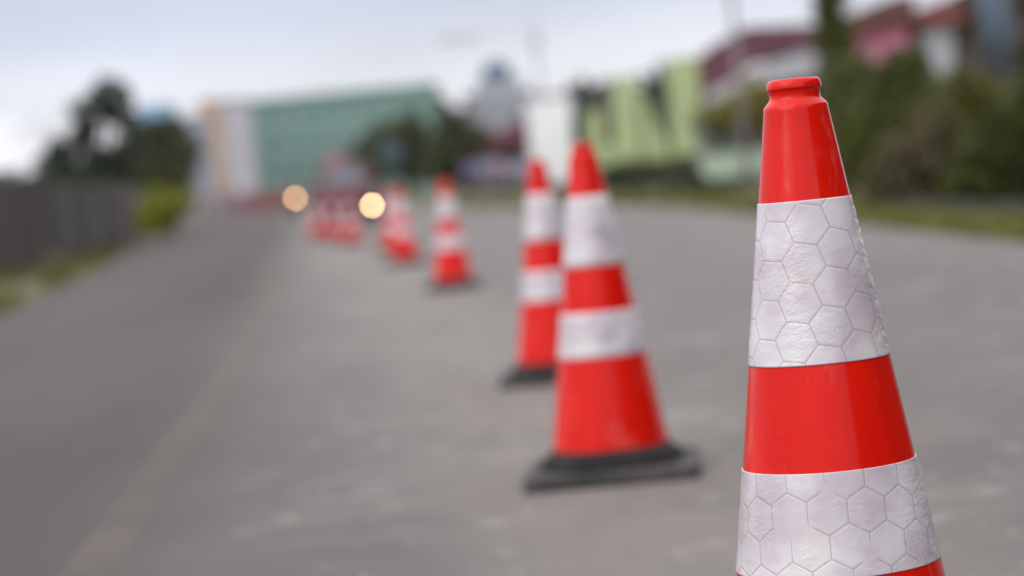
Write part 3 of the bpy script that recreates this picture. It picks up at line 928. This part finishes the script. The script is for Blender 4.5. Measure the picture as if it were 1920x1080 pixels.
# maroon roofed house with a lower grey porch roof
Y = 92
cx, _ = span(1295, 1530, 150, Y); g = gz(Y)
root = empty("maroon_roofed_house", (cx, Y, g), "large house with a dark maroon gable roof right of the pale green building", "house")
MAR2 = mat("dark_maroon_tiles", (0.135, 0.045, 0.06), (0.10, 0.035, 0.045), 1.2, .7)
slab("wall", [(1312, 345), (1560, 325), (1540, 95), (1420, 130), (1306, 170)], 1.2, 7, mat("dark_brown_wall", (0.06, 0.045, 0.045)))
slab("roof", [(1292, 128), (1300, 170), (1345, 166), (1425, 112), (1500, 88), (1535, 82), (1540, 46), (1450, 50), (1398, 52), (1340, 84)], -.4, 7.5, MAR2)
slab("gable_panel", [(1424, 150), (1545, 138), (1538, 72), (1500, 90), (1440, 112)], .2, 1.19, mat("white_gable", (0.66, 0.60, 0.64)))
m = MB()
q = PX([(1318, 176), (1440, 118), (1548, 100), (1552, 140), (1450, 160), (1326, 196)])
m.prism_y(q, -1.6, .19); m.build("porch_roof", mat("grey_corrugated", (0.44, 0.42, 0.47), (0.38, 0.365, 0.41), 2, .5), root)
for pxs in (1340, 1400, 1460, 1520):
    slab("porch_post", [(pxs, 340), (pxs + 6, 340), (pxs + 4, 190), (pxs - 2, 190)], -1.3, -1.15, WHITE)

# small pale green cottage under the olive tree
Y = 76
cx, _ = span(1322, 1450, 260, Y); g = gz(Y)
root = empty("cottage", (cx, Y, g), "small grey green cottage with dark windows under the olive tree", "house")
m = MB(); xw0, xw1 = XZ(1324, 300, Y)[0] - cx, XZ(1470, 300, Y)[0] - cx; zc = top(1380, 226, Y) - g
m.box(xw0, 0, -.1, xw1, 4, zc); m.build("wall", mat("grey_green_render", (0.19, 0.215, 0.16), (0.15, 0.17, 0.13), 1.5, .85), root)
m = MB(); m.prism_x([(-.5, zc + .003), (4.4, zc + .003), (2, zc + .5)], xw0 - .2, xw1 + .2); m.build("roof", mat("olive_roof", (0.13, 0.12, 0.055)), root)
windows(root, xw0 + .05, xw1 - .1, zc - 1.2, zc - .2, 3, 1, 0, mat("pale_green_frame", (0.3, 0.34, 0.27)), GL, .55, .75)

# pink house high on the right, behind the hedge
Y = 66
cx, _ = span(1585, 1850, 60, Y); g = gz(Y)
root = empty("pink_house", (cx, Y, g), "pink walled house with a red brown roof behind the tall hedge on the right", "house")
PINK = mat("pink_render", (0.62, 0.20, 0.30), (0.50, 0.16, 0.235), .8, .8)
slab("wall", [(1596, 330), (1715, 320), (1702, 30), (1640, 48), (1590, 72)], 0, 5, PINK)
slab("roof", [(1582, 76), (1640, 56), (1712, 36), (1712, -12), (1660, 0), (1588, 30)], -.35, 5.4, mat("red_brown_tiles", (0.15, 0.055, 0.045), (0.11, 0.05, 0.04), 1.5, .8))
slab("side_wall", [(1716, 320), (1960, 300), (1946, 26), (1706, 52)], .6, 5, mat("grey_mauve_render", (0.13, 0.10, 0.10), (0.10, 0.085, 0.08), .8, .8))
slab("white_annexe", [(1738, 320), (1800, 316), (1788, 46), (1730, 52)], .1, .59, mat("white_annexe_render", (0.46, 0.46, 0.50), None, .8, .8))
slab("annexe_roof", [(1702, 54), (1952, 28), (1944, -40), (1830, -26), (1800, -14), (1770, 4), (1735, 12)], -.2, 5.2, mat("red_tiles", (0.24, 0.05, 0.055), (0.13, 0.06, 0.05), 1.2, .8))
windows(root, XZ(1600, 110, Y)[0] - cx, XZ(1708, 110, Y)[0] - cx, top(1650, 150, Y) - g, top(1650, 75, Y) - g, 2, 1, 0, WHITE, mat("mauve_pane", (0.20, 0.10, 0.12), None, 1, .3), .4, .7)
# tall blue grey banner
Y = 48
x0_, x1_ = XZ(1838, 100, Y)[0], XZ(1908, 100, Y)[0]; g = gz(Y)
root = empty("tall_banner", ((x0_ + x1_) / 2, Y, g), "tall blue grey hanging banner above the hedge at the right edge", "banner")
m = MB(); N = 14; W = x1_ - x0_; zt, zb = XZ(1850, -90, Y)[1] - g, XZ(1880, 150, Y)[1] - g
for k in range(N + 1):
    xx = -W / 2 + W * k / N; yy = .09 * math.sin(k * 1.25)
    for zz, t in ((zb - .06 * math.sin(k), 0), (zt, 0), (zt, .012), (zb - .06 * math.sin(k), .012)): m.v.append((xx, yy + t, zz))
for k in range(N):
    for j in range(4): m.f.append((4 * k + j, 4 * k + (j + 1) % 4, 4 * k + 4 + (j + 1) % 4, 4 * k + 4 + j))
m.build("cloth", mat("blue_grey_cloth", (0.10, 0.15, 0.225), (0.16, 0.18, 0.23), 1.6, .9, vec=(3, 1, .5)), root, sm=True)
m = MB(); m.tube([(-W / 2 - .12, .1, -.1), (-W / 2 - .1, .1, zt + .1)], .035, 8); m.build("pole", BARK, root)
m = MB(); m.tube([(-W / 2 - .12, .03, zt + .02), (W / 2 + .05, .03, zt + .02)], .02, 6); m.build("crossbar", BARK, root)

# ------------------------------------------------------------------ mid-distance and right-hand greenery
plant("broadleaf_tree", "dark rounded tree in front of the teal block's right half", "tree", 128,
      [(735, 262, 58, 36), (680, 290, 40, 34), (790, 280, 50, 46), (760, 235, 34, 24), (720, 315, 70, 32), (790, 325, 50, 30), (830, 270, 36, 40)], 7500, 0.15, L_DARK, tr=.15)
plant("broadleaf_tree", "taller olive dark tree between the teal block and the lavender house", "tree", 118,
      [(850, 232, 34, 44), (880, 262, 36, 44), (845, 290, 42, 46), (895, 310, 40, 40), (835, 195, 20, 22), (862, 335, 40, 20), (900, 270, 34, 30)], 6500, 0.14, L_DARK, tr=.15)
plant("conifer", "dark tree just right of the tall white board", "tree", 98,
      [(1085, 170, 24, 24), (1092, 210, 28, 40), (1088, 250, 26, 34), (1112, 175, 30, 26)], 2400, 0.11, L_BLUE, tr=.1)
plant("broadleaf_tree", "dark tree showing between the fins of the pale green building", "tree", 104,
      [(1222, 148, 30, 26), (1232, 190, 30, 44), (1140, 176, 30, 26), (1180, 190, 40, 40)], 2600, 0.11, L_DARK, tr=.12)
plant("broadleaf_tree", "olive yellow tree in front of the maroon roofed house", "tree", 70,
      [(1378, 198, 50, 24), (1425, 180, 40, 40), (1340, 214, 36, 18), (1440, 215, 44, 40), (1395, 218, 50, 20)], 6500, 0.08, L_OLIVE, tr=.07, x0=XZ(1410, 330, 70)[0])
plant("hedge", "low dark clipped hedge before the pale green building", "hedge", 60,
      [(1150, 345, 28, 18), (1200, 342, 34, 20), (1255, 340, 34, 24), (1305, 338, 28, 26), (1345, 347, 34, 14), (1385, 350, 26, 10)], 4200, 0.05, L_DARK, trunk=False)
plant("cypress", "narrow dark cypress just right of the sharp cone's tip", "tree", 52,
      [(1560, 20, 36, 60), (1564, 80, 38, 56), (1570, 140, 38, 56), (1578, 200, 36, 56), (1556, -50, 32, 56)], 9000, 0.06, L_GREEN, tr=.07)
hedge_group = "tall shrubs in the overgrown hedge along the right verge"
plant("shrub", "dark green shrub directly right of the sharp cone", "shrub", 34,
      [(1600, 170, 52, 60), (1640, 200, 60, 80), (1590, 260, 60, 80), (1640, 300, 60, 70), (1600, 340, 60, 40)], 6500, 0.055, L_GREEN, trunk=False, group=hedge_group)
plant("shrub", "tallest dark bush in the right hedge, below the pink wall", "shrub", 31,
      [(1700, 130, 52, 48), (1680, 190, 60, 70), (1740, 170, 52, 56), (1720, 230, 60, 70)], 6000, 0.05, L_GREEN, trunk=False, group=hedge_group)
plant("shrub", "dry brown shrub low in the middle of the right hedge", "shrub", 27,
      [(1725, 290, 62, 70), (1680, 330, 50, 56), (1770, 320, 56, 60), (1750, 240, 40, 40), (1650, 350, 44, 36), (1720, 365, 70, 30)], 7500, 0.042, L_BROWN, trunk=False, group=hedge_group)
plant("shrub", "mossy olive shrub under the white annexe wall", "shrub", 29,
      [(1800, 180, 50, 50), (1840, 210, 56, 60), (1790, 250, 50, 56), (1870, 200, 46, 60)], 6000, 0.046, leaf_mat("mossy_leaves", (0.10, 0.104, 0.022), (0.17, 0.16, 0.04), (0.05, 0.054, 0.014)), trunk=False, group=hedge_group)
plant("shrub", "very dark shrub at the right edge of the photo", "shrub", 24,
      [(1890, 260, 56, 66), (1930, 220, 50, 80), (1850, 330, 66, 60), (1930, 320, 60, 76), (1990, 240, 60, 120), (1880, 370, 70, 36), (1800, 355, 50, 36)], 9500, 0.042, leaf_mat("blackish_leaves", (0.038, 0.048, 0.008), (0.085, 0.10, 0.014), (0.016, 0.02, 0.005)), trunk=False, group=hedge_group)
plant("broadleaf_tree", "brownish tree at the top right corner beside the blue banner", "tree", 40,
      [(1925, 20, 28, 60), (1930, 110, 34, 60), (1960, 60, 50, 90), (1815, 15, 18, 40), (1822, 70, 14, 50)], 3500, 0.06, L_BROWN, tr=.06)
# low, very dark strip along the foot of the hedge
root = empty("low_dark_strip", (XZ(1770, 390, 21.5)[0], 21.5, 0), "low dark strip under the hedge at the right", "wall")
m = MB()
a = Vector((XZ(1640, 390, 28)[0], 28.0, 0)); b = Vector((XZ(2100, 400, 17)[0], 17.0, 0))
dd = (b - a).normalized(); nn = Vector((-dd.y, dd.x, 0))
rs = []
for k in range(15):
    p = a.lerp(b, k / 14) - root.location
    hh = .11 + .02 * math.sin(k * 2.3)
    rs.append([(p + nn * sx_ * .16 + Vector((0, 0, z))) for sx_, z in ((-1, -.05), (1, -.05), (1, hh - .03), (.8, hh), (-.8, hh), (-1, hh - .03))])
m.rings(rs); m.build("wall", mat("dark_strip_grey", (0.020, 0.019, 0.021), (0.034, 0.030, 0.029), 5, .95, .01, .15), root)

# far-off wood closing the horizon behind the buildings
wood = empty("distant_wood", (0, 330, gz(330)), "hazy dark wood along the horizon behind the buildings", "wood")
tag(wood, kind="stuff")
leaves("crown", wood, [(x_, 3.2 + 1.2 * math.sin(x_ * .37), 4 * math.sin(x_ * 1.7), 6.5, 3.6, 4) for x_ in range(-96, 110, 7)], 30000, .85, L_DARK)
# ------------------------------------------------------------------ vehicles
TYRE = mat("tyre_rubber", (0.02, 0.02, 0.02), None, 8, .8)
RIM = mat("alloy_rim", (0.45, 0.45, 0.46), None, 3, .35, metal=.8)
CHROME = mat("dark_grille", (0.03, 0.03, 0.032), None, 4, .4)
LENS = mat("lamp_lens", (0.55, 0.55, 0.55), None, 3, .12)
def build_car(name, label, cat, loc, rz, paint, wscale=1.0):
    root = empty(name, loc, label, cat, rz)          # nose points along -Y
    W = .84 * wscale
    def ring(y, hw, z0, z1, tum):
        return [(-hw * .9, y, z0), (hw * .9, y, z0), (hw, y, z0 + .12), (hw * 1.0, y, (z0 + z1) / 2 + .05), (hw * tum, y, z1 - .03), (hw * tum - .07, y, z1), (-hw * tum + .07, y, z1), (-hw * tum, y, z1 - .03), (-hw * 1.0, y, (z0 + z1) / 2 + .05), (-hw, y, z0 + .12)]
    m = MB()
    m.rings([ring(-2.02, W * .78, .30, .58, .94), ring(-1.98, W * .88, .22, .68, .95), ring(-1.85, W * .96, .20, .76, .95), ring(-1.35, W, .19, .86, .94), ring(-.8, W, .19, .93, .93),
             ring(.2, W, .19, .95, .93), ring(1.2, W, .19, .95, .93), ring(1.75, W * .98, .22, .93, .93), ring(1.95, W * .92, .28, .84, .93), ring(2.0, W * .84, .34, .70, .93)])
    m.build("body", paint, root, sm=True, bevel=.015)
    def rr(hw, y0, y1, z):
        c = .12
        return [(-hw, y0 + c, z), (-hw + c, y0, z), (hw - c, y0, z), (hw, y0 + c, z), (hw, y1 - c, z), (hw - c, y1, z), (-hw + c, y1, z), (-hw, y1 - c, z)]
    A, B_ = rr(W * .90, -.85, 1.62, .935), rr(W * .70, -.12, 1.2, 1.42)
    T_ = rr(W * .62, -.02, 1.08, 1.455)
    m = MB(); m.rings([A, B_, T_]); m.build("cabin", paint, root, sm=False, bevel=.02)
    def pane(nm, p, q, r, s, off):
        c = [Vector(p), Vector(q), Vector(r), Vector(s)]
        nrm_ = (c[1] - c[0]).cross(c[3] - c[0]).normalized()
        mid_ = sum(c, Vector()) / 4
        if nrm_.dot(mid_ - Vector((0, .4, 1.0))) < 0: nrm_ = -nrm_
        c = [mid_ + (k - mid_) * .86 for k in c]
        m = MB(); v = [k + nrm_ * .005 for k in c] + [k + nrm_ * .012 for k in c]
        m.add(v, [(0, 1, 2, 3), (7, 6, 5, 4), (0, 4, 5, 1), (1, 5, 6, 2), (2, 6, 7, 3), (3, 7, 4, 0)])
        return m.build(nm, mat_glass, root)
    pane("windscreen", A[1], A[2], B_[2], B_[1], 0)
    pane("rear_window", A[5], A[6], B_[6], B_[5], 0)
    for ia, ib in ((0, 7), (4, 3)):
        p0, p1, q0, q1 = Vector(A[ia]), Vector(A[ib]), Vector(B_[ia]), Vector(B_[ib])
        for s0, s1 in ((0, .48), (.5, 1)):
            pane("side_window", p0.lerp(p1, s0), p0.lerp(p1, s1), q0.lerp(q1, s1), q0.lerp(q1, s0), 0)
    for sx_ in (-1, 1):
        for yy in (-1.25, 1.25):
            t = MB(); prof = [(.20, -.09), (.29, -.09), (.31, -.06), (.31, .06), (.29, .09), (.20, .09)]
            n = 28
            t.rings([[(sx_ * (W - .07) + w_, yy + r_ * math.cos(2 * PI * k / n), .31 + r_ * math.sin(2 * PI * k / n)) for k in range(n)] for r_, w_ in prof], cap=False, closed=True)
            wh = t.build("wheel", TYRE, root, sm=False)
            t = MB(); t.rings([[(sx_ * (W - .07) + w_, yy + r_ * math.cos(2 * PI * k / n), .31 + r_ * math.sin(2 * PI * k / n)) for k in range(n)] for r_, w_ in ((.199, -.05), (.199, .05 * sx_ + .03 * sx_), (.06, .06 * sx_), (.02, .05 * sx_))])
            t.build("rim", RIM, wh)
        m = MB(); m.lathe([(.06, -.03), (.10, -.01), (.10, .03), (.05, .05)], 12); o = m.build("wing_mirror", paint, root, sm=True); o.location = (sx_ * (W + .08), -.55, .98)
    m = MB(); m.box(-W * .5, -2.035, .42, W * .5, -1.96, .58); m.build("grille", CHROME, root, bevel=.02)
    m = MB(); m.box(-W * .62, -2.03, .24, W * .62, -1.95, .36); m.build("air_intake", CHROME, root, bevel=.02)
    return root, W
mat_glass = glass("car_glass", (0.05, 0.055, 0.075))

def lamp(root, nm, x, y, z, r, m):
    b = MB(); b.lathe([(r * 1.35, 0), (r * 1.5, .02), (r * 1.5, .05)], 24); o = b.build(nm, CHROME, root); o.location = (x, y, z); o.rotation_euler = (R(90), 0, 0)
    b = MB(); b.lathe([(r, .051), (r * .9, .062), (r * .5, .070), (r * .1, .072)], 24); e = b.build("bulb_lens", m, o, sm=True)
    return o
REDP = mat("red_car_paint", (0.085, 0.020, 0.026), (0.07, 0.017, 0.022), 1.2, .55, spec=.2)
hl = emit("lit_headlight_warm", (1.0, 0.52, 0.22), 20)
hr = emit("lit_headlight", (1.0, 0.66, 0.34), 42)
Y = 54.0
xb, zb = XZ(695, 385, Y)
cx = XZ(640, 385, Y)[0]
crz = road_z(cx, Y + 2)
car, W = build_car("car", "dark red car with one glowing round lamp coming up the road behind the far cones", "car", (cx, Y + 2.05, crz), R(1), REDP, .90)
car.scale = (1, 1, 1.03)
for sx_, mm, nm in ((1, hr, "headlight"), (-1, LENS, "headlight")):
    lamp(car, nm, sx_ * (xb - cx), -2.06, (zb - crz) / 1.03, .045, mm)
for sx_ in (-1, 1):
    lamp(car, "fog_lamp", sx_ * .5, -2.03, .31, .035, LENS)

MINT = mat("mint_paint", (0.42, 0.52, 0.40), (0.36, 0.46, 0.35), 1, .6)
Y = 68; xa_, xb_ = XZ(1320, 320, Y)[0], XZ(1445, 320, Y)[0]; g = gz(Y); zt = top(1370, 284, Y) - g
root = empty("garden_wall", ((xa_ + xb_) / 2, Y, g), "pale mint garden wall in front of the small cottage, beside the sharp cone", "wall")
W = xb_ - xa_
m = MB(); m.box(-W / 2, 0, .28, W / 2, .14, zt - .06); m.build("wall", MINT, root, bevel=.01)
m = MB(); m.box(-W / 2 - .04, -.04, zt - .057, W / 2 + .04, .18, zt); m.build("coping", MINT, root, bevel=.01)
m = MB(); m.box(-W / 2 - .02, -.03, -.1, W / 2 + .02, .17, .277); m.build("footing", mat("dark_footing", (0.05, 0.055, 0.045)), root)

# market tent with a pink canopy behind the car
Y = 104; cx, W = span(596, 664, 310, Y); g = gz(Y); ze, zr = top(630, 318, Y) - g, top(630, 280, Y) - g
root = empty("market_tent", (cx, Y, g), "small pink canopy tent just above the red car, left of the dark rounded tree", "tent")
m = MB()
m.add([(-W / 2, -1.2, ze), (W / 2, -1.2, ze), (W / 2, 1.2, ze), (-W / 2, 1.2, ze), (0, 0, zr), (-W / 2, -1.2, ze - .2), (W / 2, -1.2, ze - .2), (W / 2, 1.2, ze - .2), (-W / 2, 1.2, ze - .2)],
      [(0, 1, 4), (1, 2, 4), (2, 3, 4), (3, 0, 4), (0, 5, 6, 1), (1, 6, 7, 2), (2, 7, 8, 3), (3, 8, 5, 0)])
m.build("canopy", mat("pink_canvas", (0.19, 0.075, 0.10), (0.165, 0.065, 0.085), 2, .9), root)
for sx_ in (-1, 1):
    for sy_ in (-1, 1):
        m = MB(); m.tube([(sx_ * (W / 2 - .05), sy_ * 1.15, 0), (sx_ * (W / 2 - .05), sy_ * 1.15, ze)], .03, 8); m.build("leg", GALV, root)
m = MB(); m.box(-W / 2 + .1, 1.0, 0, W / 2 - .1, 1.03, ze - .25); m.build("back_cloth", mat("dark_red_cloth", (0.16, 0.05, 0.06)), root)
# red barriers across the far end of the road
for k, (p0, p1) in enumerate(((458, 483), (486, 511), (514, 541))):
    Y = 126; x, W = span(p0, p1, 372, Y); g = gz(Y)
    h = top(500, 357, Y) - g + .0
    b0 = empty("barrier", (x, Y, g), ["leftmost", "middle", "rightmost"][k] + " of the three dull red road barriers at the far end of the road", "barrier", 0, "red barriers at the far end of the road")
    m = MB(); m.prism_x([(-.25, 0), (.25, 0), (.22, h * .3), (.1, h * .45), (.09, h), (-.09, h), (-.1, h * .45), (-.22, h * .3)], -W / 2 + .02, W / 2 - .02)
    m.build("body", mat("dull_red_plastic", (0.20, 0.05, 0.045), None, 2, .6), b0, bevel=.015)
    m = MB(); m.box(-W * .35, -.1, h * .66, W * .35, -.095, h * .84); m.build("stripe", mat("grey_stripe", (0.28, 0.17, 0.16)), b0)
# slate road sign before the rounded tree
Y = 84; x, W = span(708, 760, 290, Y); g = gz(Y); r_ = W / 2
root = empty("round_sign", (x, Y, g), "round slate blue road sign in front of the dark rounded tree", "sign")
zc = top(735, 290, Y) - g
m = MB(); m.rings([[(rr_ * math.cos(2 * PI * k / 32), yy, zc + rr_ * math.sin(2 * PI * k / 32)) for k in range(32)] for rr_, yy in ((r_ * .96, -.03), (r_, -.025), (r_, -.005), (r_ * .96, 0))]); m.build("disc", mat("slate_blue_paint", (0.045, 0.075, 0.085)), root)
m = MB(); m.tube([(0, .04, -.1), (0, .04, zc + r_ * .8)], .03, 8); m.build("post", mat("dark_steel", (0.09, 0.09, 0.09)), root)

# ------------------------------------------------------------------ two people walking on the left
def person(label, loc, rz, top_c, leg_c, hair_c, hgt=1.62, stride=.16, ride=False):
    root = empty("person", loc, label, "person", rz)
    k = hgt / 1.62
    SK = mat("skin", (0.36, 0.21, 0.15), None, 6, .6)
    def skin(nm, verts, edges, rad, mt, parent, sub=2):
        me = bpy.data.meshes.new(nm); me.from_pydata([tuple(c * k for c in v) for v in verts], edges, [])
        me.materials.append(mt)
        o = bpy.data.objects.new(nm, me); C.objects.link(o); o.parent = parent
        o.modifiers.new("skin", 'SKIN')
        sl_ = me.skin_vertices[0].data if me.skin_vertices else None
        if sl_ is None:
            me.attributes.new("s", 'FLOAT', 'POINT')
        else:
            for i_, r_ in enumerate(rad): sl_[i_].radius = (r_[0] * k, r_[1] * k); sl_[i_].use_root = i_ == 0
        sb = o.modifiers.new("sub", 'SUBSURF'); sb.levels = sb.render_levels = sub
        for p in me.polygons: p.use_smooth = True
        return o
    s = stride
    V = [(0, 0, .84), (0, 0, 1.0), (0, 0, 1.2), (0, 0, 1.31), (0, -.005, 1.38), (0, -.015, 1.46), (0, -.02, 1.54)]
    Rr = [(.13, .10), (.115, .09), (.13, .09), (.09, .07), (.045, .045), (.075, .088), (.06, .07)]
    E = [(0, 1), (1, 2), (2, 3), (3, 4), (4, 5), (5, 6)]
    hands = []
    for sx_ in (-1, 1):
        b = len(V); f = sx_ * s
        V += [(sx_ * .13, -.40, .72), (sx_ * .16, -.42, .66), (sx_ * .16, -.25, .32), (sx_ * .165, -.38, .27)] if ride else [(sx_ * .085, 0, .78), (sx_ * .09, -f * .6, .44), (sx_ * .09, -f + .03, .07), (sx_ * .095, -f - .12, .03)]
        Rr += [(.085, .085), (.055, .058), (.038, .042), (.036, .026)]
        E += [(0, b), (b, b + 1), (b + 1, b + 2), (b + 2, b + 3)]
        b = len(V)
        V += [(sx_ * .16, 0, 1.28), (sx_ * .27, -.16, 1.08), (sx_ * .31, -.42, 1.04), (sx_ * .31, -.49, 1.03)] if ride else [(sx_ * .16, 0, 1.28), (sx_ * .20, f * .35, 1.03), (sx_ * .205, f * .6 - .06, .82), (sx_ * .205, f * .6 - .09, .75)]
        Rr += [(.05, .05), (.038, .04), (.026, .03), (.02, .036)]
        E += [(3, b), (b, b + 1), (b + 1, b + 2), (b + 2, b + 3)]
        w_ = len(V) - 1; bx, by, bz = V[w_]
        for q, (dy, ln) in enumerate(((-.03, .06), (-.01, .075), (.01, .07), (.028, .055))):
            V.append((bx - sx_ * (.02 + dy), by - .035, bz - ln * .6) if ride else (bx - sx_ * .01, by + dy, bz - ln)); Rr.append((.0085, .0085)); E.append((w_, len(V) - 1))
        V.append((bx - sx_ * .015, by - .05, bz - .015)); Rr.append((.009, .009)); E.append((w_, len(V) - 1))
    skin("body", V, E, Rr, SK, root)
    tv = [(0, 0, .90), (0, 0, 1.02), (0, 0, 1.2), (0, 0, 1.31), (-.165, 0, 1.28), (-.2, -s * .2, 1.1), (.165, 0, 1.28), (.2, s * .2, 1.1)]
    if ride: tv[5] = (-.27, -.16, 1.08); tv[7] = (.27, -.16, 1.08)
    skin("shirt", tv, [(0, 1), (1, 2), (2, 3), (3, 4), (4, 5), (3, 6), (6, 7)], [(.155, .125), (.135, .11), (.15, .11), (.10, .085), (.062, .062), (.052, .052), (.062, .062), (.052, .052)], mat("shirt_cloth", top_c, None, 5, .9), root)
    lv = [(0, 0, .86)]; le = []; lr = [(.145, .115)]
    for sx_ in (-1, 1):
        b = len(lv); f = sx_ * s
        lv += [(sx_ * .13, -.38, .73), (sx_ * .16, -.42, .65), (sx_ * .16, -.27, .36)] if ride else [(sx_ * .085, 0, .76), (sx_ * .09, -f * .6, .44), (sx_ * .09, -f + .03, .11)]
        lr += [(.098, .10), (.068, .072), (.055, .058)]; le += [(0, b), (b, b + 1), (b + 1, b + 2)]
    skin("trousers", lv, le, lr, mat("trouser_cloth", leg_c, None, 5, .9), root)
    m = MB(); m.lathe([(.02, .115), (.06, .10), (.088, .05), (.092, .0), (.08, -.05), (.06, -.07)], 18, cap=False)
    h = m.build("hair", mat("hair", hair_c, None, 20, .6), root, sm=True); h.location = (0, .022 * k, 1.515 * k)
    for sx_ in (-1, 1):
        m = MB(); m.lathe([(.002, -.009), (.008, -.005), (.009, 0), (.008, .005), (.002, .009)], 10); e = m.build("eye", mat("eye_dark", (0.03, 0.02, 0.02)), root, sm=True); e.location = (sx_ * .03 * k, -.098 * k, 1.475 * k)
    m = MB(); m.rings([[(-.012, -.09, 1.44), (.012, -.09, 1.44), (.004, -.09, 1.475), (-.004, -.09, 1.475)], [(-.008, -.122, 1.445), (.008, -.122, 1.445), (.002, -.105, 1.47), (-.002, -.105, 1.47)]])
    n_ = m.build("nose", SK, root); n_.scale = (k, k, k)
    return root
Y = 101; x, _ = XZ(436, 380, Y)
person("person in a pink top standing at the far left side of the road", (x, Y, gz(Y) + .0), R(10), (0.46, 0.25, 0.36), (0.30, 0.17, 0.24), (0.02, 0.016, 0.014))
Y = 92; x, _ = XZ(383, 385, Y)
person("person in a pale top and brown trousers beside the lime green bush", (x, Y, gz(Y) + .0), R(-20), (0.36, 0.32, 0.31), (0.20, 0.12, 0.10), (0.03, 0.024, 0.02), 1.58)

# motorcycle and its rider far up the road (the left glow)
Y = 80.0
xl, zl = XZ(551, 372, Y)
g = road_z(xl, Y + .8)
mc = empty("motorcycle", (xl, Y + .8, g), "motorcycle with its round headlight glowing, farthest up the road on the left", "motorcycle", R(3))
DK = mat("dark_bike_paint", (0.06, 0.03, 0.03), None, 4, .4)
for yy in (-.62, .62):
    n = 28; t = MB()
    t.rings([[(w_, yy + r_ * math.cos(2 * PI * k / n), .30 + r_ * math.sin(2 * PI * k / n)) for k in range(n)] for r_, w_ in ((.22, -.05), (.28, -.05), (.30, -.02), (.30, .02), (.28, .05), (.22, .05))], cap=False, closed=True)
    wh = t.build("wheel", TYRE, mc)
    t = MB(); t.rings([[(w_, yy + r_ * math.cos(2 * PI * k / n), .30 + r_ * math.sin(2 * PI * k / n)) for k in range(n)] for r_, w_ in ((.219, -.03), (.06, -.06), (.06, .06), (.219, .03))]); t.build("rim", RIM, wh)
m = MB(); m.rings([[(sx_ * w_, y_, z_ + h_) for sx_, h_ in ((-1, -.12), (1, -.12), (1, .05), (.5, .12), (-.5, .12), (-1, .05))] for y_, w_, z_ in ((-.45, .09, .72), (-.25, .15, .74), (.05, .13, .68), (.3, .10, .64), (.75, .08, .74))]); m.build("body", DK, mc, sm=True)
m = MB(); m.rings([[(sx_ * w_, y_, .78 + h_) for sx_, h_ in ((-1, -.03), (1, -.03), (.8, .04), (-.8, .04))] for y_, w_ in ((.0, .10), (.25, .14), (.7, .11))]); m.build("seat", RUB, mc, sm=True)
m = MB(); m.box(-.14, -.2, .28, .14, .3, .56); m.build("engine", CHROME, mc, bevel=.03)
for sx_ in (-1, 1):
    m = MB(); m.tube([(sx_ * .09, -.62, .30), (sx_ * .09, -.42, .95)], .025, 8); m.build("fork", RIM, mc, sm=True)
m = MB(); m.tube([(-.36, -.46, 1.0), (-.2, -.5, 1.03), (0, -.45, .97), (.2, -.5, 1.03), (.36, -.46, 1.0)], .017, 8); m.build("handlebar", RIM, mc, sm=True)
m = MB(); m.rings([[(sx_ * .07, -.62 + .36 * math.cos(a), .30 + .36 * math.sin(a)) for sx_ in (-1, 1)] + [(sx_ * .07, -.62 + .345 * math.cos(a), .30 + .345 * math.sin(a)) for sx_ in (1, -1)] for a in [R(40 + 12 * k) for k in range(10)]]); m.build("mudguard", DK, mc)
lamp(mc, "headlight", 0, -.68, zl - g, .065, hl)
person("person in a grey brown jacket riding the distant motorcycle", (xl, Y + .95, g - .02), R(3), (0.12, 0.10, 0.09), (0.05, 0.05, 0.06), (0.02, 0.018, 0.016), ride=True)

# building beside the camera that the right flank of the sharp cone mirrors
root = empty("roadside_shed", (7.4, 1.8, 0), "long dark brown shed beside the camera, just outside the right edge of the photo", "shed")
m = MB(); m.box(-2.6, -6.2, -.1, 2.6, 6.5, 3.5); m.build("wall", mat("dark_boarding", (0.045, 0.036, 0.03), (0.03, 0.025, 0.022), 2, .9), root)
m = MB(); m.prism_y([(-3.1, 3.503), (3.1, 3.503), (0, 4.9)], -6.6, 6.9); m.build("roof", mat("dark_roof_sheet", (0.05, 0.05, 0.055)), root)
for yy in (-4, 0, 4):
    m = MB(); m.box(-2.66, yy - .6, 1.1, -2.603, yy + .6, 2.3); f = m.build("window", mat("shed_frame", (0.16, 0.15, 0.13)), root)
    m = MB(); m.box(-2.67, yy - .52, 1.18, -2.662, yy + .52, 2.22); m.build("pane", GL, f)
